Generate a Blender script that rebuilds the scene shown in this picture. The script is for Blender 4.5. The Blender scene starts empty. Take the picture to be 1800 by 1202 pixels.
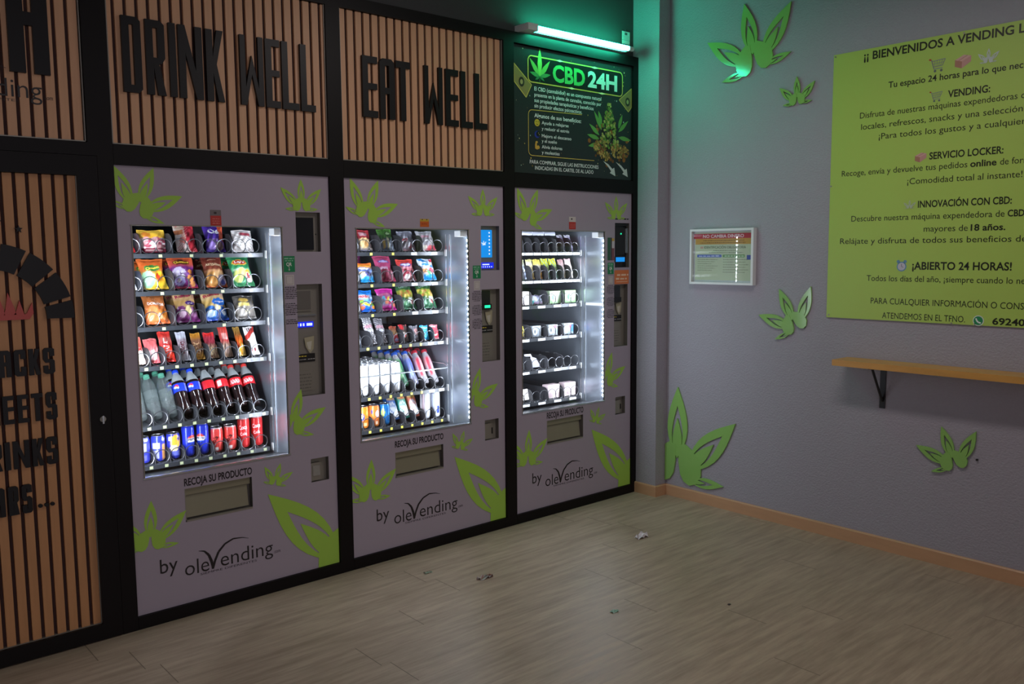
import bpy, bmesh, math, random
from mathutils import Vector, Matrix
random.seed(7)
PI = math.pi
SC = bpy.context.scene
COL = SC.collection

# ------------------------------------------------------------------ camera
cam_d = bpy.data.cameras.new('camera')
cam = bpy.data.objects.new('camera', cam_d)
COL.objects.link(cam)
cam_d.sensor_width = 36.0
cam_d.lens = 1526.86 * 36.0 / 1800.0
cam_d.clip_start = 0.05
_yaw, _pit, _rol = 0.7137, -0.1031, -0.0081
_f = Vector((math.sin(_yaw) * math.cos(_pit), math.cos(_yaw) * math.cos(_pit), math.sin(_pit)))
_r = _f.cross(Vector((0, 0, 1))).normalized()
_u = _r.cross(_f)
_r2 = _r * math.cos(_rol) + _u * math.sin(_rol)
_u2 = -_r * math.sin(_rol) + _u * math.cos(_rol)
cam.matrix_world = Matrix(((_r2.x, _u2.x, -_f.x, -1.0335), (_r2.y, _u2.y, -_f.y, -3.4578), (_r2.z, _u2.z, -_f.z, 1.4662), (0, 0, 0, 1)))
SC.camera = cam

# ------------------------------------------------------------------ light levels
SC.view_settings.view_transform = 'Standard'
SC.view_settings.look = 'None'
SC.view_settings.gamma = 1.0
SC.view_settings.use_curve_mapping = False
SC.view_settings.exposure = 0.12
WORLD_RGB, WORLD_STRENGTH = (0.97, 0.91, 0.99), 0.70      # dim night-time light of the street coming in at the open front
LAMP_RGB, LAMP_WATTS = (1.0, 0.90, 0.88), 15.5
LED_RGB, LED_STRENGTH = (0.80, 0.88, 1.0), 1250.0
TUBE_RGB, TUBE_STRENGTH = (0.035, 1.0, 0.57), 50.0

world = bpy.data.worlds.new('world')
SC.world = world
world.use_nodes = True
_bg = world.node_tree.nodes['Background']
_bg.inputs[0].default_value = (*WORLD_RGB, 1)
_bg.inputs[1].default_value = WORLD_STRENGTH

_ld = bpy.data.lights.new('ceiling_lamp_light', 'AREA')
_ld.shape = 'RECTANGLE'
_ld.size, _ld.size_y = 0.24, 1.1
_ld.energy = LAMP_WATTS
_ld.color = LAMP_RGB
lamp_light = bpy.data.objects.new('ceiling_lamp_light', _ld)
COL.objects.link(lamp_light)
lamp_light.location = (1.55, -1.75, 2.86)

# ------------------------------------------------------------------ materials
def lin(c):
    return tuple((x / 12.92 if x <= 0.04045 else ((x + 0.055) / 1.055) ** 2.4) for x in c)

def srgb(r, g, b):
    return lin((r / 255.0, g / 255.0, b / 255.0))

def mat(name, rgb, rough=0.5, metal=0.0, emit=None, estr=0.0, spec=0.5, coat=0.0):
    m = bpy.data.materials.new(name)
    m.use_nodes = True
    b = m.node_tree.nodes['Principled BSDF']
    b.inputs['Base Color'].default_value = (*rgb, 1)
    b.inputs['Roughness'].default_value = rough
    b.inputs['Metallic'].default_value = metal
    b.inputs['Specular IOR Level'].default_value = spec
    if coat:
        b.inputs['Coat Weight'].default_value = coat
        b.inputs['Coat Roughness'].default_value = 0.08
    if emit:
        b.inputs['Emission Color'].default_value = (*emit, 1)
        b.inputs['Emission Strength'].default_value = estr
    return m

def nodes_of(m):
    nt = m.node_tree
    return nt, nt.nodes, nt.links, nt.nodes['Principled BSDF']

def attr_mat(name, rough, spec=0.5, metal=0.0, bump=0.0):
    m = mat(name, (1, 1, 1), rough, metal, spec=spec)
    nt, N, L, b = nodes_of(m)
    a = N.new('ShaderNodeAttribute')
    a.attribute_name = 'Col'
    L.new(a.outputs['Color'], b.inputs['Base Color'])
    if bump:
        tc = N.new('ShaderNodeTexCoord')
        no = N.new('ShaderNodeTexNoise')
        no.inputs['Scale'].default_value = 55
        no.inputs['Detail'].default_value = 3
        bu = N.new('ShaderNodeBump')
        bu.inputs['Strength'].default_value = bump
        bu.inputs['Distance'].default_value = 0.004
        L.new(tc.outputs['Object'], no.inputs['Vector'])
        L.new(no.outputs['Fac'], bu.inputs['Height'])
        L.new(bu.outputs['Normal'], b.inputs['Normal'])
    return m

def noisy_mat(name, rgb, rough, scale, bump, dist, var=0.1, spec=0.4, stretch=(1, 1, 1)):
    m = mat(name, rgb, rough, spec=spec)
    nt, N, L, b = nodes_of(m)
    tc = N.new('ShaderNodeTexCoord')
    mp = N.new('ShaderNodeMapping')
    mp.inputs['Scale'].default_value = stretch
    no = N.new('ShaderNodeTexNoise')
    no.inputs['Scale'].default_value = scale
    no.inputs['Detail'].default_value = 4
    L.new(tc.outputs['Object'], mp.inputs['Vector'])
    L.new(mp.outputs['Vector'], no.inputs['Vector'])
    mx = N.new('ShaderNodeMixRGB')
    mx.inputs['Color1'].default_value = (*[c * (1 - var) for c in rgb], 1)
    mx.inputs['Color2'].default_value = (*[min(1, c * (1 + var)) for c in rgb], 1)
    L.new(no.outputs['Fac'], mx.inputs['Fac'])
    L.new(mx.outputs['Color'], b.inputs['Base Color'])
    bu = N.new('ShaderNodeBump')
    bu.inputs['Strength'].default_value = bump
    bu.inputs['Distance'].default_value = dist
    L.new(no.outputs['Fac'], bu.inputs['Height'])
    L.new(bu.outputs['Normal'], b.inputs['Normal'])
    return m

def glass_mat(name, tint, refl=1.0, rough=0.02, haze=0.0):
    m = bpy.data.materials.new(name)
    m.use_nodes = True
    nt = m.node_tree
    N, L = nt.nodes, nt.links
    N.clear()
    out = N.new('ShaderNodeOutputMaterial')
    tr = N.new('ShaderNodeBsdfTransparent')
    tr.inputs['Color'].default_value = (*tint, 1)
    gl = N.new('ShaderNodeBsdfGlossy')
    gl.inputs['Roughness'].default_value = rough
    gl.inputs['Color'].default_value = (refl, refl, refl, 1)
    lw = N.new('ShaderNodeLayerWeight')      # Schlick curve, the same from both faces of the pane
    lw.inputs['Blend'].default_value = 0.5
    pw = N.new('ShaderNodeMath')
    pw.operation = 'POWER'
    L.new(lw.outputs['Facing'], pw.inputs[0])
    pw.inputs[1].default_value = 4.0
    fr = N.new('ShaderNodeMath')
    fr.operation = 'MULTIPLY_ADD'
    L.new(pw.outputs[0], fr.inputs[0])
    fr.inputs[1].default_value = 0.7
    fr.inputs[2].default_value = 0.035
    mx = N.new('ShaderNodeMixShader')
    L.new(fr.outputs[0], mx.inputs[0])
    L.new(tr.outputs[0], mx.inputs[1])
    L.new(gl.outputs[0], mx.inputs[2])
    last = mx
    if haze:
        df = N.new('ShaderNodeBsdfDiffuse')
        df.inputs['Color'].default_value = (0.75, 0.8, 0.8, 1)
        m2 = N.new('ShaderNodeMixShader')
        m2.inputs[0].default_value = haze
        L.new(mx.outputs[0], m2.inputs[1])
        L.new(df.outputs[0], m2.inputs[2])
        last = m2
    L.new(last.outputs[0], out.inputs['Surface'])
    return m

M_black = mat('black_frame_paint', srgb(20, 16, 17), 0.45, spec=0.2)
M_letter = mat('black_acrylic', srgb(24, 22, 24), 0.42, spec=0.3)
M_felt = mat('dark_felt', srgb(68, 46, 44), 0.9)
M_fascia = mat('mauve_grey_vinyl', srgb(172, 161, 175), 0.34, spec=0.35)
M_green_print = mat('green_print', srgb(166, 208, 84), 0.34, spec=0.35)
M_dark_print = mat('dark_print', srgb(34, 28, 30), 0.4)
M_cab = mat('dark_cabinet', srgb(66, 70, 76), 0.45, spec=0.5)
M_cab_light = mat('glossy_side_wall', srgb(150, 157, 168), 0.28, metal=0.6)
M_tray = mat('tray_grey', srgb(60, 62, 66), 0.4)
M_lip = mat('tray_lip', srgb(40, 42, 46), 0.35, metal=0.1)
M_wire = mat('spiral_wire', srgb(95, 95, 98), 0.3, metal=0.8)
M_divider = mat('divider_plate', srgb(46, 46, 50), 0.5)
M_silver = mat('silver_trim', srgb(200, 205, 210), 0.25, metal=0.8)
M_white = mat('white_plastic', srgb(225, 225, 225), 0.4)
M_led = mat('led_dot', (0.8, 0.85, 1), 0.4, emit=LED_RGB, estr=LED_STRENGTH)
M_tube = mat('green_tube', (0.1, 0.9, 0.5), 0.4, emit=TUBE_RGB, estr=TUBE_STRENGTH)
M_glass = glass_mat('window_glass', (0.96, 0.97, 0.97))
M_acrylic = glass_mat('frame_glazing', (0.97, 0.98, 0.98), rough=0.015)
M_pet = glass_mat('clear_plastic_bottle', (0.90, 0.95, 0.94), rough=0.07, haze=0.05)
M_pet_neck = glass_mat('clear_plastic_neck', (0.72, 0.74, 0.76), rough=0.06, haze=0.4)
M_metal = mat('grey_metal', srgb(150, 145, 135), 0.38, metal=0.35)
M_flap = mat('flap_metal', srgb(150, 145, 122), 0.4, metal=0.25)
M_recess = mat('recess_grey', srgb(105, 100, 95), 0.5)  # one even grey for hole edges and recess backs
M_screen_off = mat('dark_screen', srgb(40, 42, 45), 0.12)
M_blue = mat('blue_screen', srgb(20, 90, 200), 0.3, emit=srgb(20, 150, 235), estr=0.75)
M_blue2 = mat('blue_text_display', srgb(10, 20, 160), 0.3, emit=srgb(20, 40, 230), estr=0.9)
M_scr_white = mat('screen_mark', (0.8, 0.9, 1), 0.4, emit=(0.75, 0.9, 1.0), estr=0.7)
M_green_led = mat('green_led', (0, 0.6, 0.3), 0.3, emit=(0.02, 0.9, 0.4), estr=1.2)
M_print = attr_mat('printed_card', 0.45)
M_poster = attr_mat('poster_print', 0.3, spec=0.4)
M_sign = attr_mat('sign_print', 0.42, spec=0.3)
M_film = attr_mat('printed_film', 0.25, bump=0.25)
M_can = attr_mat('printed_can', 0.25, metal=0.25)
M_can_lid = mat('can_lid', srgb(200, 200, 205), 0.25, metal=0.9)
M_liquid = attr_mat('bottle_colour', 0.08, spec=0.6)
M_plaque = mat('green_acrylic', srgb(142, 190, 100), 0.12, spec=0.55)
M_bracket = mat('black_bracket', srgb(28, 26, 28), 0.4)
M_paper = mat('white_paper', srgb(235, 232, 232), 0.8)
M_wall = noisy_mat('grey_plaster', srgb(163, 158, 167), 0.62, 95, 0.55, 0.006, var=0.05, stretch=(1, 1, 1.3))
M_wall_dark = noisy_mat('dark_wall_paint', srgb(66, 64, 66), 0.6, 60, 0.2, 0.003, var=0.05)
M_ceil = mat('ceiling_paint', srgb(120, 115, 115), 0.8)
M_oak_base = noisy_mat('baseboard_wood', srgb(196, 152, 116), 0.4, 6, 0.05, 0.002, var=0.1, stretch=(8, 1, 8))
M_pine = noisy_mat('pine_board', srgb(205, 150, 78), 0.4, 5, 0.08, 0.002, var=0.2, stretch=(6, 0.8, 6))
M_slat = noisy_mat('slat_wood', srgb(215, 166, 128), 0.45, 7, 0.08, 0.002, var=0.12, stretch=(9, 9, 0.7))
M_slat_door = noisy_mat('door_slat_wood', srgb(196, 142, 96), 0.45, 7, 0.08, 0.002, var=0.14, stretch=(9, 9, 0.7))

def floor_material():
    m = mat('vinyl_planks', (0.3, 0.27, 0.22), 0.42, spec=0.35)
    nt, N, L, b = nodes_of(m)
    tc = N.new('ShaderNodeTexCoord')
    sp = N.new('ShaderNodeSeparateXYZ')
    L.new(tc.outputs['Object'], sp.inputs[0])
    def math_(op, a, bb=None):
        n = N.new('ShaderNodeMath')
        n.operation = op
        for i, v in enumerate((a, bb)):
            if v is None:
                continue
            if isinstance(v, (int, float)):
                n.inputs[i].default_value = v
            else:
                L.new(v, n.inputs[i])
        return n.outputs[0]
    W, LEN = 0.18, 1.22
    yr = math_('DIVIDE', sp.outputs['Y'], W)
    row = math_('FLOOR', yr)
    wn = N.new('ShaderNodeTexWhiteNoise')
    wn.noise_dimensions = '1D'
    L.new(row, wn.inputs['W'])
    xs = math_('ADD', math_('DIVIDE', sp.outputs['X'], LEN), wn.outputs['Value'])
    seg = math_('FLOOR', xs)
    fx = math_('FRACT', xs)
    fy = math_('FRACT', yr)
    joint = math_('LESS_THAN', fx, 0.0028)
    seam = math_('MULTIPLY', math_('LESS_THAN', fy, 0.012), 0.07)
    mask = math_('MAXIMUM', math_('MULTIPLY', joint, 0.75), seam)
    cmb = N.new('ShaderNodeCombineXYZ')
    L.new(row, cmb.inputs[0])
    L.new(seg, cmb.inputs[1])
    wn2 = N.new('ShaderNodeTexWhiteNoise')
    L.new(cmb.outputs[0], wn2.inputs['Vector'])
    mp = N.new('ShaderNodeMapping')
    mp.inputs['Scale'].default_value = (1.6, 16, 1)
    L.new(tc.outputs['Object'], mp.inputs['Vector'])
    ad = N.new('ShaderNodeVectorMath')
    ad.operation = 'ADD'
    L.new(mp.outputs[0], ad.inputs[0])
    L.new(wn2.outputs['Color'], ad.inputs[1])
    no = N.new('ShaderNodeTexNoise')
    no.inputs['Scale'].default_value = 2.4
    no.inputs['Detail'].default_value = 6
    no.inputs['Roughness'].default_value = 0.65
    L.new(ad.outputs[0], no.inputs['Vector'])
    rp = N.new('ShaderNodeValToRGB')
    e = rp.color_ramp.elements
    e[0].position, e[0].color = 0.30, (*srgb(151, 130, 112), 1)
    e[1].position, e[1].color = 0.66, (*srgb(185, 162, 142), 1)
    L.new(no.outputs['Fac'], rp.inputs[0])
    hs = N.new('ShaderNodeHueSaturation')
    L.new(rp.outputs[0], hs.inputs['Color'])
    L.new(math_('ADD', math_('MULTIPLY', wn2.outputs['Value'], 0.10), 0.95), hs.inputs['Value'])
    mx = N.new('ShaderNodeMixRGB')
    L.new(mask, mx.inputs[0])
    L.new(hs.outputs[0], mx.inputs[1])
    mx.inputs[2].default_value = (*srgb(85, 72, 60), 1)
    L.new(mx.outputs[0], b.inputs['Base Color'])
    L.new(math_('ADD', math_('MULTIPLY', no.outputs['Fac'], 0.2), 0.36), b.inputs['Roughness'])
    return m
M_floor = floor_material()

# ------------------------------------------------------------------ mesh builder
def Pl(u, v, d=0.0):            # vertical plane facing -y (the vending wall): u = x, v = z, d = towards the room
    return (u, -d, v)

class MB:
    def __init__(s):
        s.v, s.f, s.mi, s.c, s.m = [], [], [], [], []
    def midx(s, m):
        if m not in s.m:
            s.m.append(m)
        return s.m.index(m)
    def add(s, verts, faces, m, col=(1, 1, 1)):
        o = len(s.v)
        s.v += [tuple(p) for p in verts]
        if isinstance(col, list):
            s.c += col
        else:
            s.c += [col] * len(verts)
        k = s.midx(m)
        for f in faces:
            s.f.append(tuple(i + o for i in f))
            s.mi.append(k)
        return s
    def box(s, a, b, m, col=(1, 1, 1)):
        x0, y0, z0 = a
        x1, y1, z1 = b
        vs = [(x0, y0, z0), (x1, y0, z0), (x1, y1, z0), (x0, y1, z0), (x0, y0, z1), (x1, y0, z1), (x1, y1, z1), (x0, y1, z1)]
        return s.add(vs, [(3, 2, 1, 0), (4, 5, 6, 7), (0, 1, 5, 4), (1, 2, 6, 5), (2, 3, 7, 6), (3, 0, 4, 7)], m, col)
    def flat(s, poly, P, d, m, col=(1, 1, 1)):      # one flat polygon lying on plane P at height d
        return s.add([P(u, v, d) for u, v in poly], [tuple(range(len(poly)))], m, col)
    def rect(s, u0, v0, u1, v1, P, d, m, col=(1, 1, 1)):
        return s.flat([(u0, v0), (u1, v0), (u1, v1), (u0, v1)], P, d, m, col)
    def slab(s, poly, P, d0, d1, m, col=(1, 1, 1)):  # polygon with thickness d0..d1 off the plane
        n = len(poly)
        a = sum(poly[i][0] * poly[(i + 1) % n][1] - poly[(i + 1) % n][0] * poly[i][1] for i in range(n))
        if a < 0:
            poly = poly[::-1]
        vs = [P(u, v, d1) for u, v in poly] + [P(u, v, d0) for u, v in poly]
        fs = [tuple(range(n)), tuple(range(2 * n - 1, n - 1, -1))]
        fs += [((i + 1) % n, i, i + n, (i + 1) % n + n) for i in range(n)]
        return s.add(vs, fs, m, col)
    def tube(s, pts, r, m, n=6, closed=False, col=(1, 1, 1)):
        pts = [Vector(p) for p in pts]
        vs, fs = [], []
        N = len(pts)
        up = None
        for i, p in enumerate(pts):
            if closed:
                t = pts[(i + 1) % N] - pts[i - 1]
            else:
                t = pts[min(i + 1, N - 1)] - pts[max(i - 1, 0)]
            t.normalize()
            if up is None:
                up = Vector((0, 0, 1)) if abs(t.z) < 0.9 else Vector((1, 0, 0))
            x = t.cross(up).normalized()
            up = x.cross(t).normalized()
            for k in range(n):
                a = 2 * PI * k / n
                vs.append(p + x * (r * math.cos(a)) + up * (r * math.sin(a)))
        for i in range(N if closed else N - 1):
            j = (i + 1) % N
            for k in range(n):
                k2 = (k + 1) % n
                fs.append((i * n + k, i * n + k2, j * n + k2, j * n + k))
        if not closed:
            fs.append(tuple(range(n - 1, -1, -1)))
            fs.append(tuple(range((N - 1) * n, N * n)))
        return s.add(vs, fs, m, col)
    def lathe(s, prof, m, n=24, col=None, c=(0, 0, 0)):   # prof: (r, z); col: f(angle, z) or colour
        vs, fs, cs = [], [], []
        for r, z in prof:
            for k in range(n):
                a = 2 * PI * k / n
                vs.append((c[0] + r * math.sin(a), c[1] - r * math.cos(a), c[2] + z))
                cs.append(col(a if a <= PI else a - 2 * PI, z) if callable(col) else (col or (1, 1, 1)))
        for i in range(len(prof) - 1):
            for k in range(n):
                k2 = (k + 1) % n
                fs.append((i * n + k, i * n + k2, (i + 1) * n + k2, (i + 1) * n + k))
        if prof[0][0] > 1e-5:
            fs.append(tuple(range(n - 1, -1, -1)))
        if prof[-1][0] > 1e-5:
            fs.append(tuple(range((len(prof) - 1) * n, len(prof) * n)))
        return s.add(vs, fs, m, cs)
    def mesh(s, name):
        me = bpy.data.meshes.new(name)
        me.from_pydata(s.v, [], s.f)
        for m in s.m:
            me.materials.append(m)
        me.polygons.foreach_set('material_index', s.mi)
        if any(c != (1, 1, 1) for c in s.c):
            at = me.color_attributes.new('Col', 'FLOAT_COLOR', 'POINT')
            flat = []
            for c in s.c:
                flat += [c[0], c[1], c[2], 1.0]
            at.data.foreach_set('color', flat)
        me.validate()
        me.update()
        return me
    def build(s, name, parent=None, smooth=False, loc=None):
        me = s.mesh(name)
        if smooth:
            for p in me.polygons:
                p.use_smooth = True
            try:
                me.set_sharp_from_angle(angle=math.radians(40))
            except Exception:
                pass
        o = bpy.data.objects.new(name, me)
        COL.objects.link(o)
        if parent:
            o.parent = parent
        if loc:
            o.location = loc
        return o

def tag(o, label, cat, group=None):
    o['label'] = label
    o['category'] = cat
    if group:
        o['group'] = group
    return o

def thing(name, label, cat, loc=(0, 0, 0), group=None):
    o = bpy.data.objects.new(name, None)
    o.empty_display_size = 0.05
    COL.objects.link(o)
    o.location = loc
    return tag(o, label, cat, group)

def structure(o):
    o['kind'] = 'structure'
    return o

def dup(root, loc, label, group=None):
    r = root.copy()
    COL.objects.link(r)
    r.location = loc
    r['label'] = label
    if group:
        r['group'] = group
    for ch in list(root.children):
        c = ch.copy()
        COL.objects.link(c)
        c.parent = r
        for g in list(ch.children):
            d = g.copy()
            COL.objects.link(d)
            d.parent = c
    return r

# ------------------------------------------------------------------ writing
_tc = {}
def glyphs(txt, bold=0.0):
    k = (txt, bold)
    if k not in _tc:
        cu = bpy.data.curves.new('t', 'FONT')
        cu.body = txt
        cu.resolution_u = 3
        cu.fill_mode = 'FRONT'
        cu.offset = bold
        ob = bpy.data.objects.new('t', cu)
        COL.objects.link(ob)
        bpy.context.view_layer.update()
        dg = bpy.context.evaluated_depsgraph_get()
        me = bpy.data.meshes.new_from_object(ob.evaluated_get(dg))
        vs = [(v.co.x, v.co.y) for v in me.vertices]
        fs = [tuple(p.vertices) for p in me.polygons]
        bpy.data.objects.remove(ob)
        bpy.data.curves.remove(cu)
        bpy.data.meshes.remove(me)
        _tc[k] = (vs, fs)
    return _tc[k]

def text(mb, txt, u, v, cap, P, d, m, col=(1, 1, 1), width=None, bold=0.012, align='l', rot=0.0, squeeze=0.84):
    """write txt with its baseline at v, capital height cap; width fits it to a run of that length"""
    vs, fs = glyphs(txt, bold)
    if not vs:
        return
    x0 = min(p[0] for p in vs)
    x1 = max(p[0] for p in vs)
    ky = cap / 0.73
    kx = width / (x1 - x0) if width else ky * squeeze
    w = (x1 - x0) * kx
    o = {'l': 0, 'c': -w / 2, 'r': -w}[align]
    ca, sa = math.cos(rot), math.sin(rot)
    q = []
    for x, y in vs:
        a, b = (x - x0) * kx + o, y * ky
        q.append(P(u + a * ca - b * sa, v + a * sa + b * ca, d))
    mb.add(q, fs, m, col)

def scribble(mb, u0, u1, v, h, P, d, m, col=(1, 1, 1), seed=1, word=(0.5, 1.6)):
    """a line of print too small to read: short strokes with word gaps"""
    r = random.Random(seed)
    u = u0
    while u < u1 - h * 0.3:
        w = min(h * r.uniform(*word) * 2, u1 - u)
        mb.rect(u, v, u + w, v + h * r.uniform(0.6, 0.85), P, d, m, col)
        u += w + h * 0.6

# ------------------------------------------------------------------ the leaf emblem
def arc(p, q, bulge, n=10):
    (x0, y0), (x1, y1) = p, q
    dx, dy = x1 - x0, y1 - y0
    out = []
    for i in range(n + 1):
        t = i / n
        b = bulge * math.sin(PI * t ** 0.85)
        out.append((x0 + dx * t - dy * b, y0 + dy * t + dx * b))
    return out

def strip(a, b):
    return [[a[i], a[i + 1], b[i + 1], b[i]] for i in range(len(a) - 1)]

def emblem(open_inner=True):
    """stylised five-leaf emblem in unit size: bottom at 0, top tip at (0,1)"""
    polys = []
    lay = [0]
    def leaf(base, tip, w, cut=0.74, inner=0.56):
        lay[0] += 1
        bx, by = base
        tx, ty = tip
        def P(t):
            return (bx + (tx - bx) * t, by + (ty - by) * t)
        for sgn in (1, -1):
            o = arc(base, tip, sgn * w)
            c = arc(base, P(cut), sgn * w * 0.76)
            polys.extend((q, lay[0]) for q in strip(o, c))
        lay[0] += 1
        i1 = arc(base, P(inner), w * 0.82)
        i2 = arc(base, P(inner), -w * 0.82)
        polys.extend((q, lay[0]) for q in strip(i1, i2))
    leaf((0.0, 0.26), (0.0, 1.0), 0.17)
    for s in (1, -1):
        leaf((s * 0.13, 0.16), (s * 0.70, 0.72), 0.17)
        leaf((s * 0.17, 0.05), (s * 0.57, 0.07), 0.135, cut=0.7, inner=0.45)
        # body of each half, with the slim gap between them
        body = [(0.018, 0.40), (0.10, 0.42), (0.20, 0.36), (0.30, 0.26), (0.30, 0.12), (0.24, 0.03), (0.16, 0.0), (0.09, 0.03), (0.045, 0.10), (0.022, 0.22)]
        lay[0] += 1
        ctr = (0.15, 0.18)
        for i in range(len(body)):
            tri = [body[i], body[(i + 1) % len(body)], ctr]
            polys.append(([(s * x, y) for x, y in tri], lay[0]))
    out = []
    for p, k in polys:
        n = len(p)
        a = sum(p[i][0] * p[(i + 1) % n][1] - p[(i + 1) % n][0] * p[i][1] for i in range(n))
        if abs(a) > 1e-7:
            out.append((p if a > 0 else p[::-1], k * 0.00012))
    return out
EMB = emblem()

def clip_poly(p, u0, v0, u1, v1):
    def cut(p, ins, inter):
        out = []
        for i in range(len(p)):
            a, b = p[i - 1], p[i]
            if ins(b):
                if not ins(a):
                    out.append(inter(a, b))
                out.append(b)
            elif ins(a):
                out.append(inter(a, b))
        return out
    def ix(k):
        return lambda a, b: (k, a[1] + (b[1] - a[1]) * (k - a[0]) / (b[0] - a[0]))
    def iy(k):
        return lambda a, b: (a[0] + (b[0] - a[0]) * (k - a[1]) / (b[1] - a[1]), k)
    for ins, it in ((lambda q: q[0] >= u0, ix(u0)), (lambda q: q[0] <= u1, ix(u1)), (lambda q: q[1] >= v0, iy(v0)), (lambda q: q[1] <= v1, iy(v1))):
        if not p:
            return p
        p = cut(p, ins, it)
    return p

def placed_emblem(cu, cv, S, deg, win=None, sx=1.0, skip=()):
    """emblem of size S turned deg clockwise about its foot, cut to win"""
    a = -math.radians(deg)
    ca, sa = math.cos(a), math.sin(a)
    res = []
    for p, h in EMB:
        if round(h / 0.00012) in skip:
            continue
        q = [(cu + S * sx * (x * ca - y * sa), cv + S * (x * sa + y * ca)) for x, y in p]
        if win:
            q = clip_poly(q, *win)
        if len(q) >= 3:
            res.append((q, h))
    return res

# ================================================================== the room
XW = 3.04                       # right wall
XC = 2.945                      # face of the slim pillar in the corner
CEIL = 3.0
mb = MB(); mb.box((-3.6, -5.2, -0.1), (XW + 0.15, 0.95, 0.0), M_floor); structure(mb.build('floor'))
mb = MB(); mb.box((XW, -5.2, 0.0), (XW + 0.15, 0.95, CEIL), M_wall); structure(mb.build('wall_right'))
mb = MB(); mb.box((XC, -0.165, 0.0), (XW, 0.03, CEIL), M_wall); structure(mb.build('wall_corner_pillar'))
mb = MB()
mb.box((-3.6, 0.03, 2.56), (XW, 0.16, CEIL), M_wall_dark)
mb.box((-3.6, 0.93, 0.0), (XW, 0.99, 2.56), M_wall_dark)
mb.box((-3.6, 0.16, 2.56), (XW, 0.99, 2.62), M_wall_dark)
mb.box((-3.6, 0.03, 0.0), (-1.25, 0.16, 2.56), M_wall_dark)
structure(mb.build('wall_left'))
mb = MB(); mb.box((-3.6, -5.2, CEIL), (XW + 0.15, 0.95, CEIL + 0.1), M_ceil); structure(mb.build('ceiling'))
mb = MB(); mb.box((-3.75, -5.2, 0.0), (-3.6, 0.95, CEIL), M_wall_dark); structure(mb.build('wall_side_light_block'))  # unseen wall, added to keep world light off the right wall
mb = MB(); mb.box((1.3, -5.2, 0.0), (XW, -5.05, CEIL), M_wall_dark); structure(mb.build('wall_back_light_block'))  # unseen piece, added to narrow the rear opening and dim the right wall

def base_run(mb, a, b, n, t=0.013, h=0.065):
    """skirting from a to b on the side n of the wall, with an eased top edge"""
    (ax, ay), (bx, by) = a, b
    prof = [(0, 0), (t, 0), (t, h - 0.006), (t - 0.005, h), (0, h)]
    vs = [(ax + n[0] * p, ay + n[1] * p, z) for p, z in prof] + [(bx + n[0] * p, by + n[1] * p, z) for p, z in prof]
    k = len(prof)
    fs = [tuple(range(k)), tuple(range(2 * k - 1, k - 1, -1))] + [(i, i + k, (i + 1) % k + k, (i + 1) % k) for i in range(k)]
    mb.add(vs, fs, M_oak_base)
mb = MB()
base_run(mb, (XW, -5.2), (XW, -0.165), (-1, 0))
base_run(mb, (XW, -0.165), (XC, -0.165), (0, -1))
base_run(mb, (XC, -0.178), (XC, -0.012), (-1, 0))
structure(mb.build('baseboard_right'))

# black frame round doors, machines and panels: posts and rails
mb = MB()
FD = 0.012
def frame_box(x0, x1, z0, z1):
    mb.box((x0, -FD, z0), (x1, 0.03, z1), M_black)
for x0, x1 in ((-0.058, -0.001), (0.8995, 0.969), (1.908, 1.979), (2.9045, XC)):
    frame_box(x0, x1, 0.0, 2.535)
frame_box(-0.088, -0.058, 1.83, 2.535)
for x0, x1 in ((0.0, 0.9), (0.97, 1.908), (1.98, 2.904)):
    frame_box(x0, x1, 0.0, 0.051)
    frame_box(x0, x1, 1.803, 1.877)
frame_box(-1.25, -0.088, 1.83, 1.877)
frame_box(-1.25, XC, 2.535, 2.588)
frame_box(-1.25, -1.2, 0.0, 2.535)
structure(mb.build('trim_1'))

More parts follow.
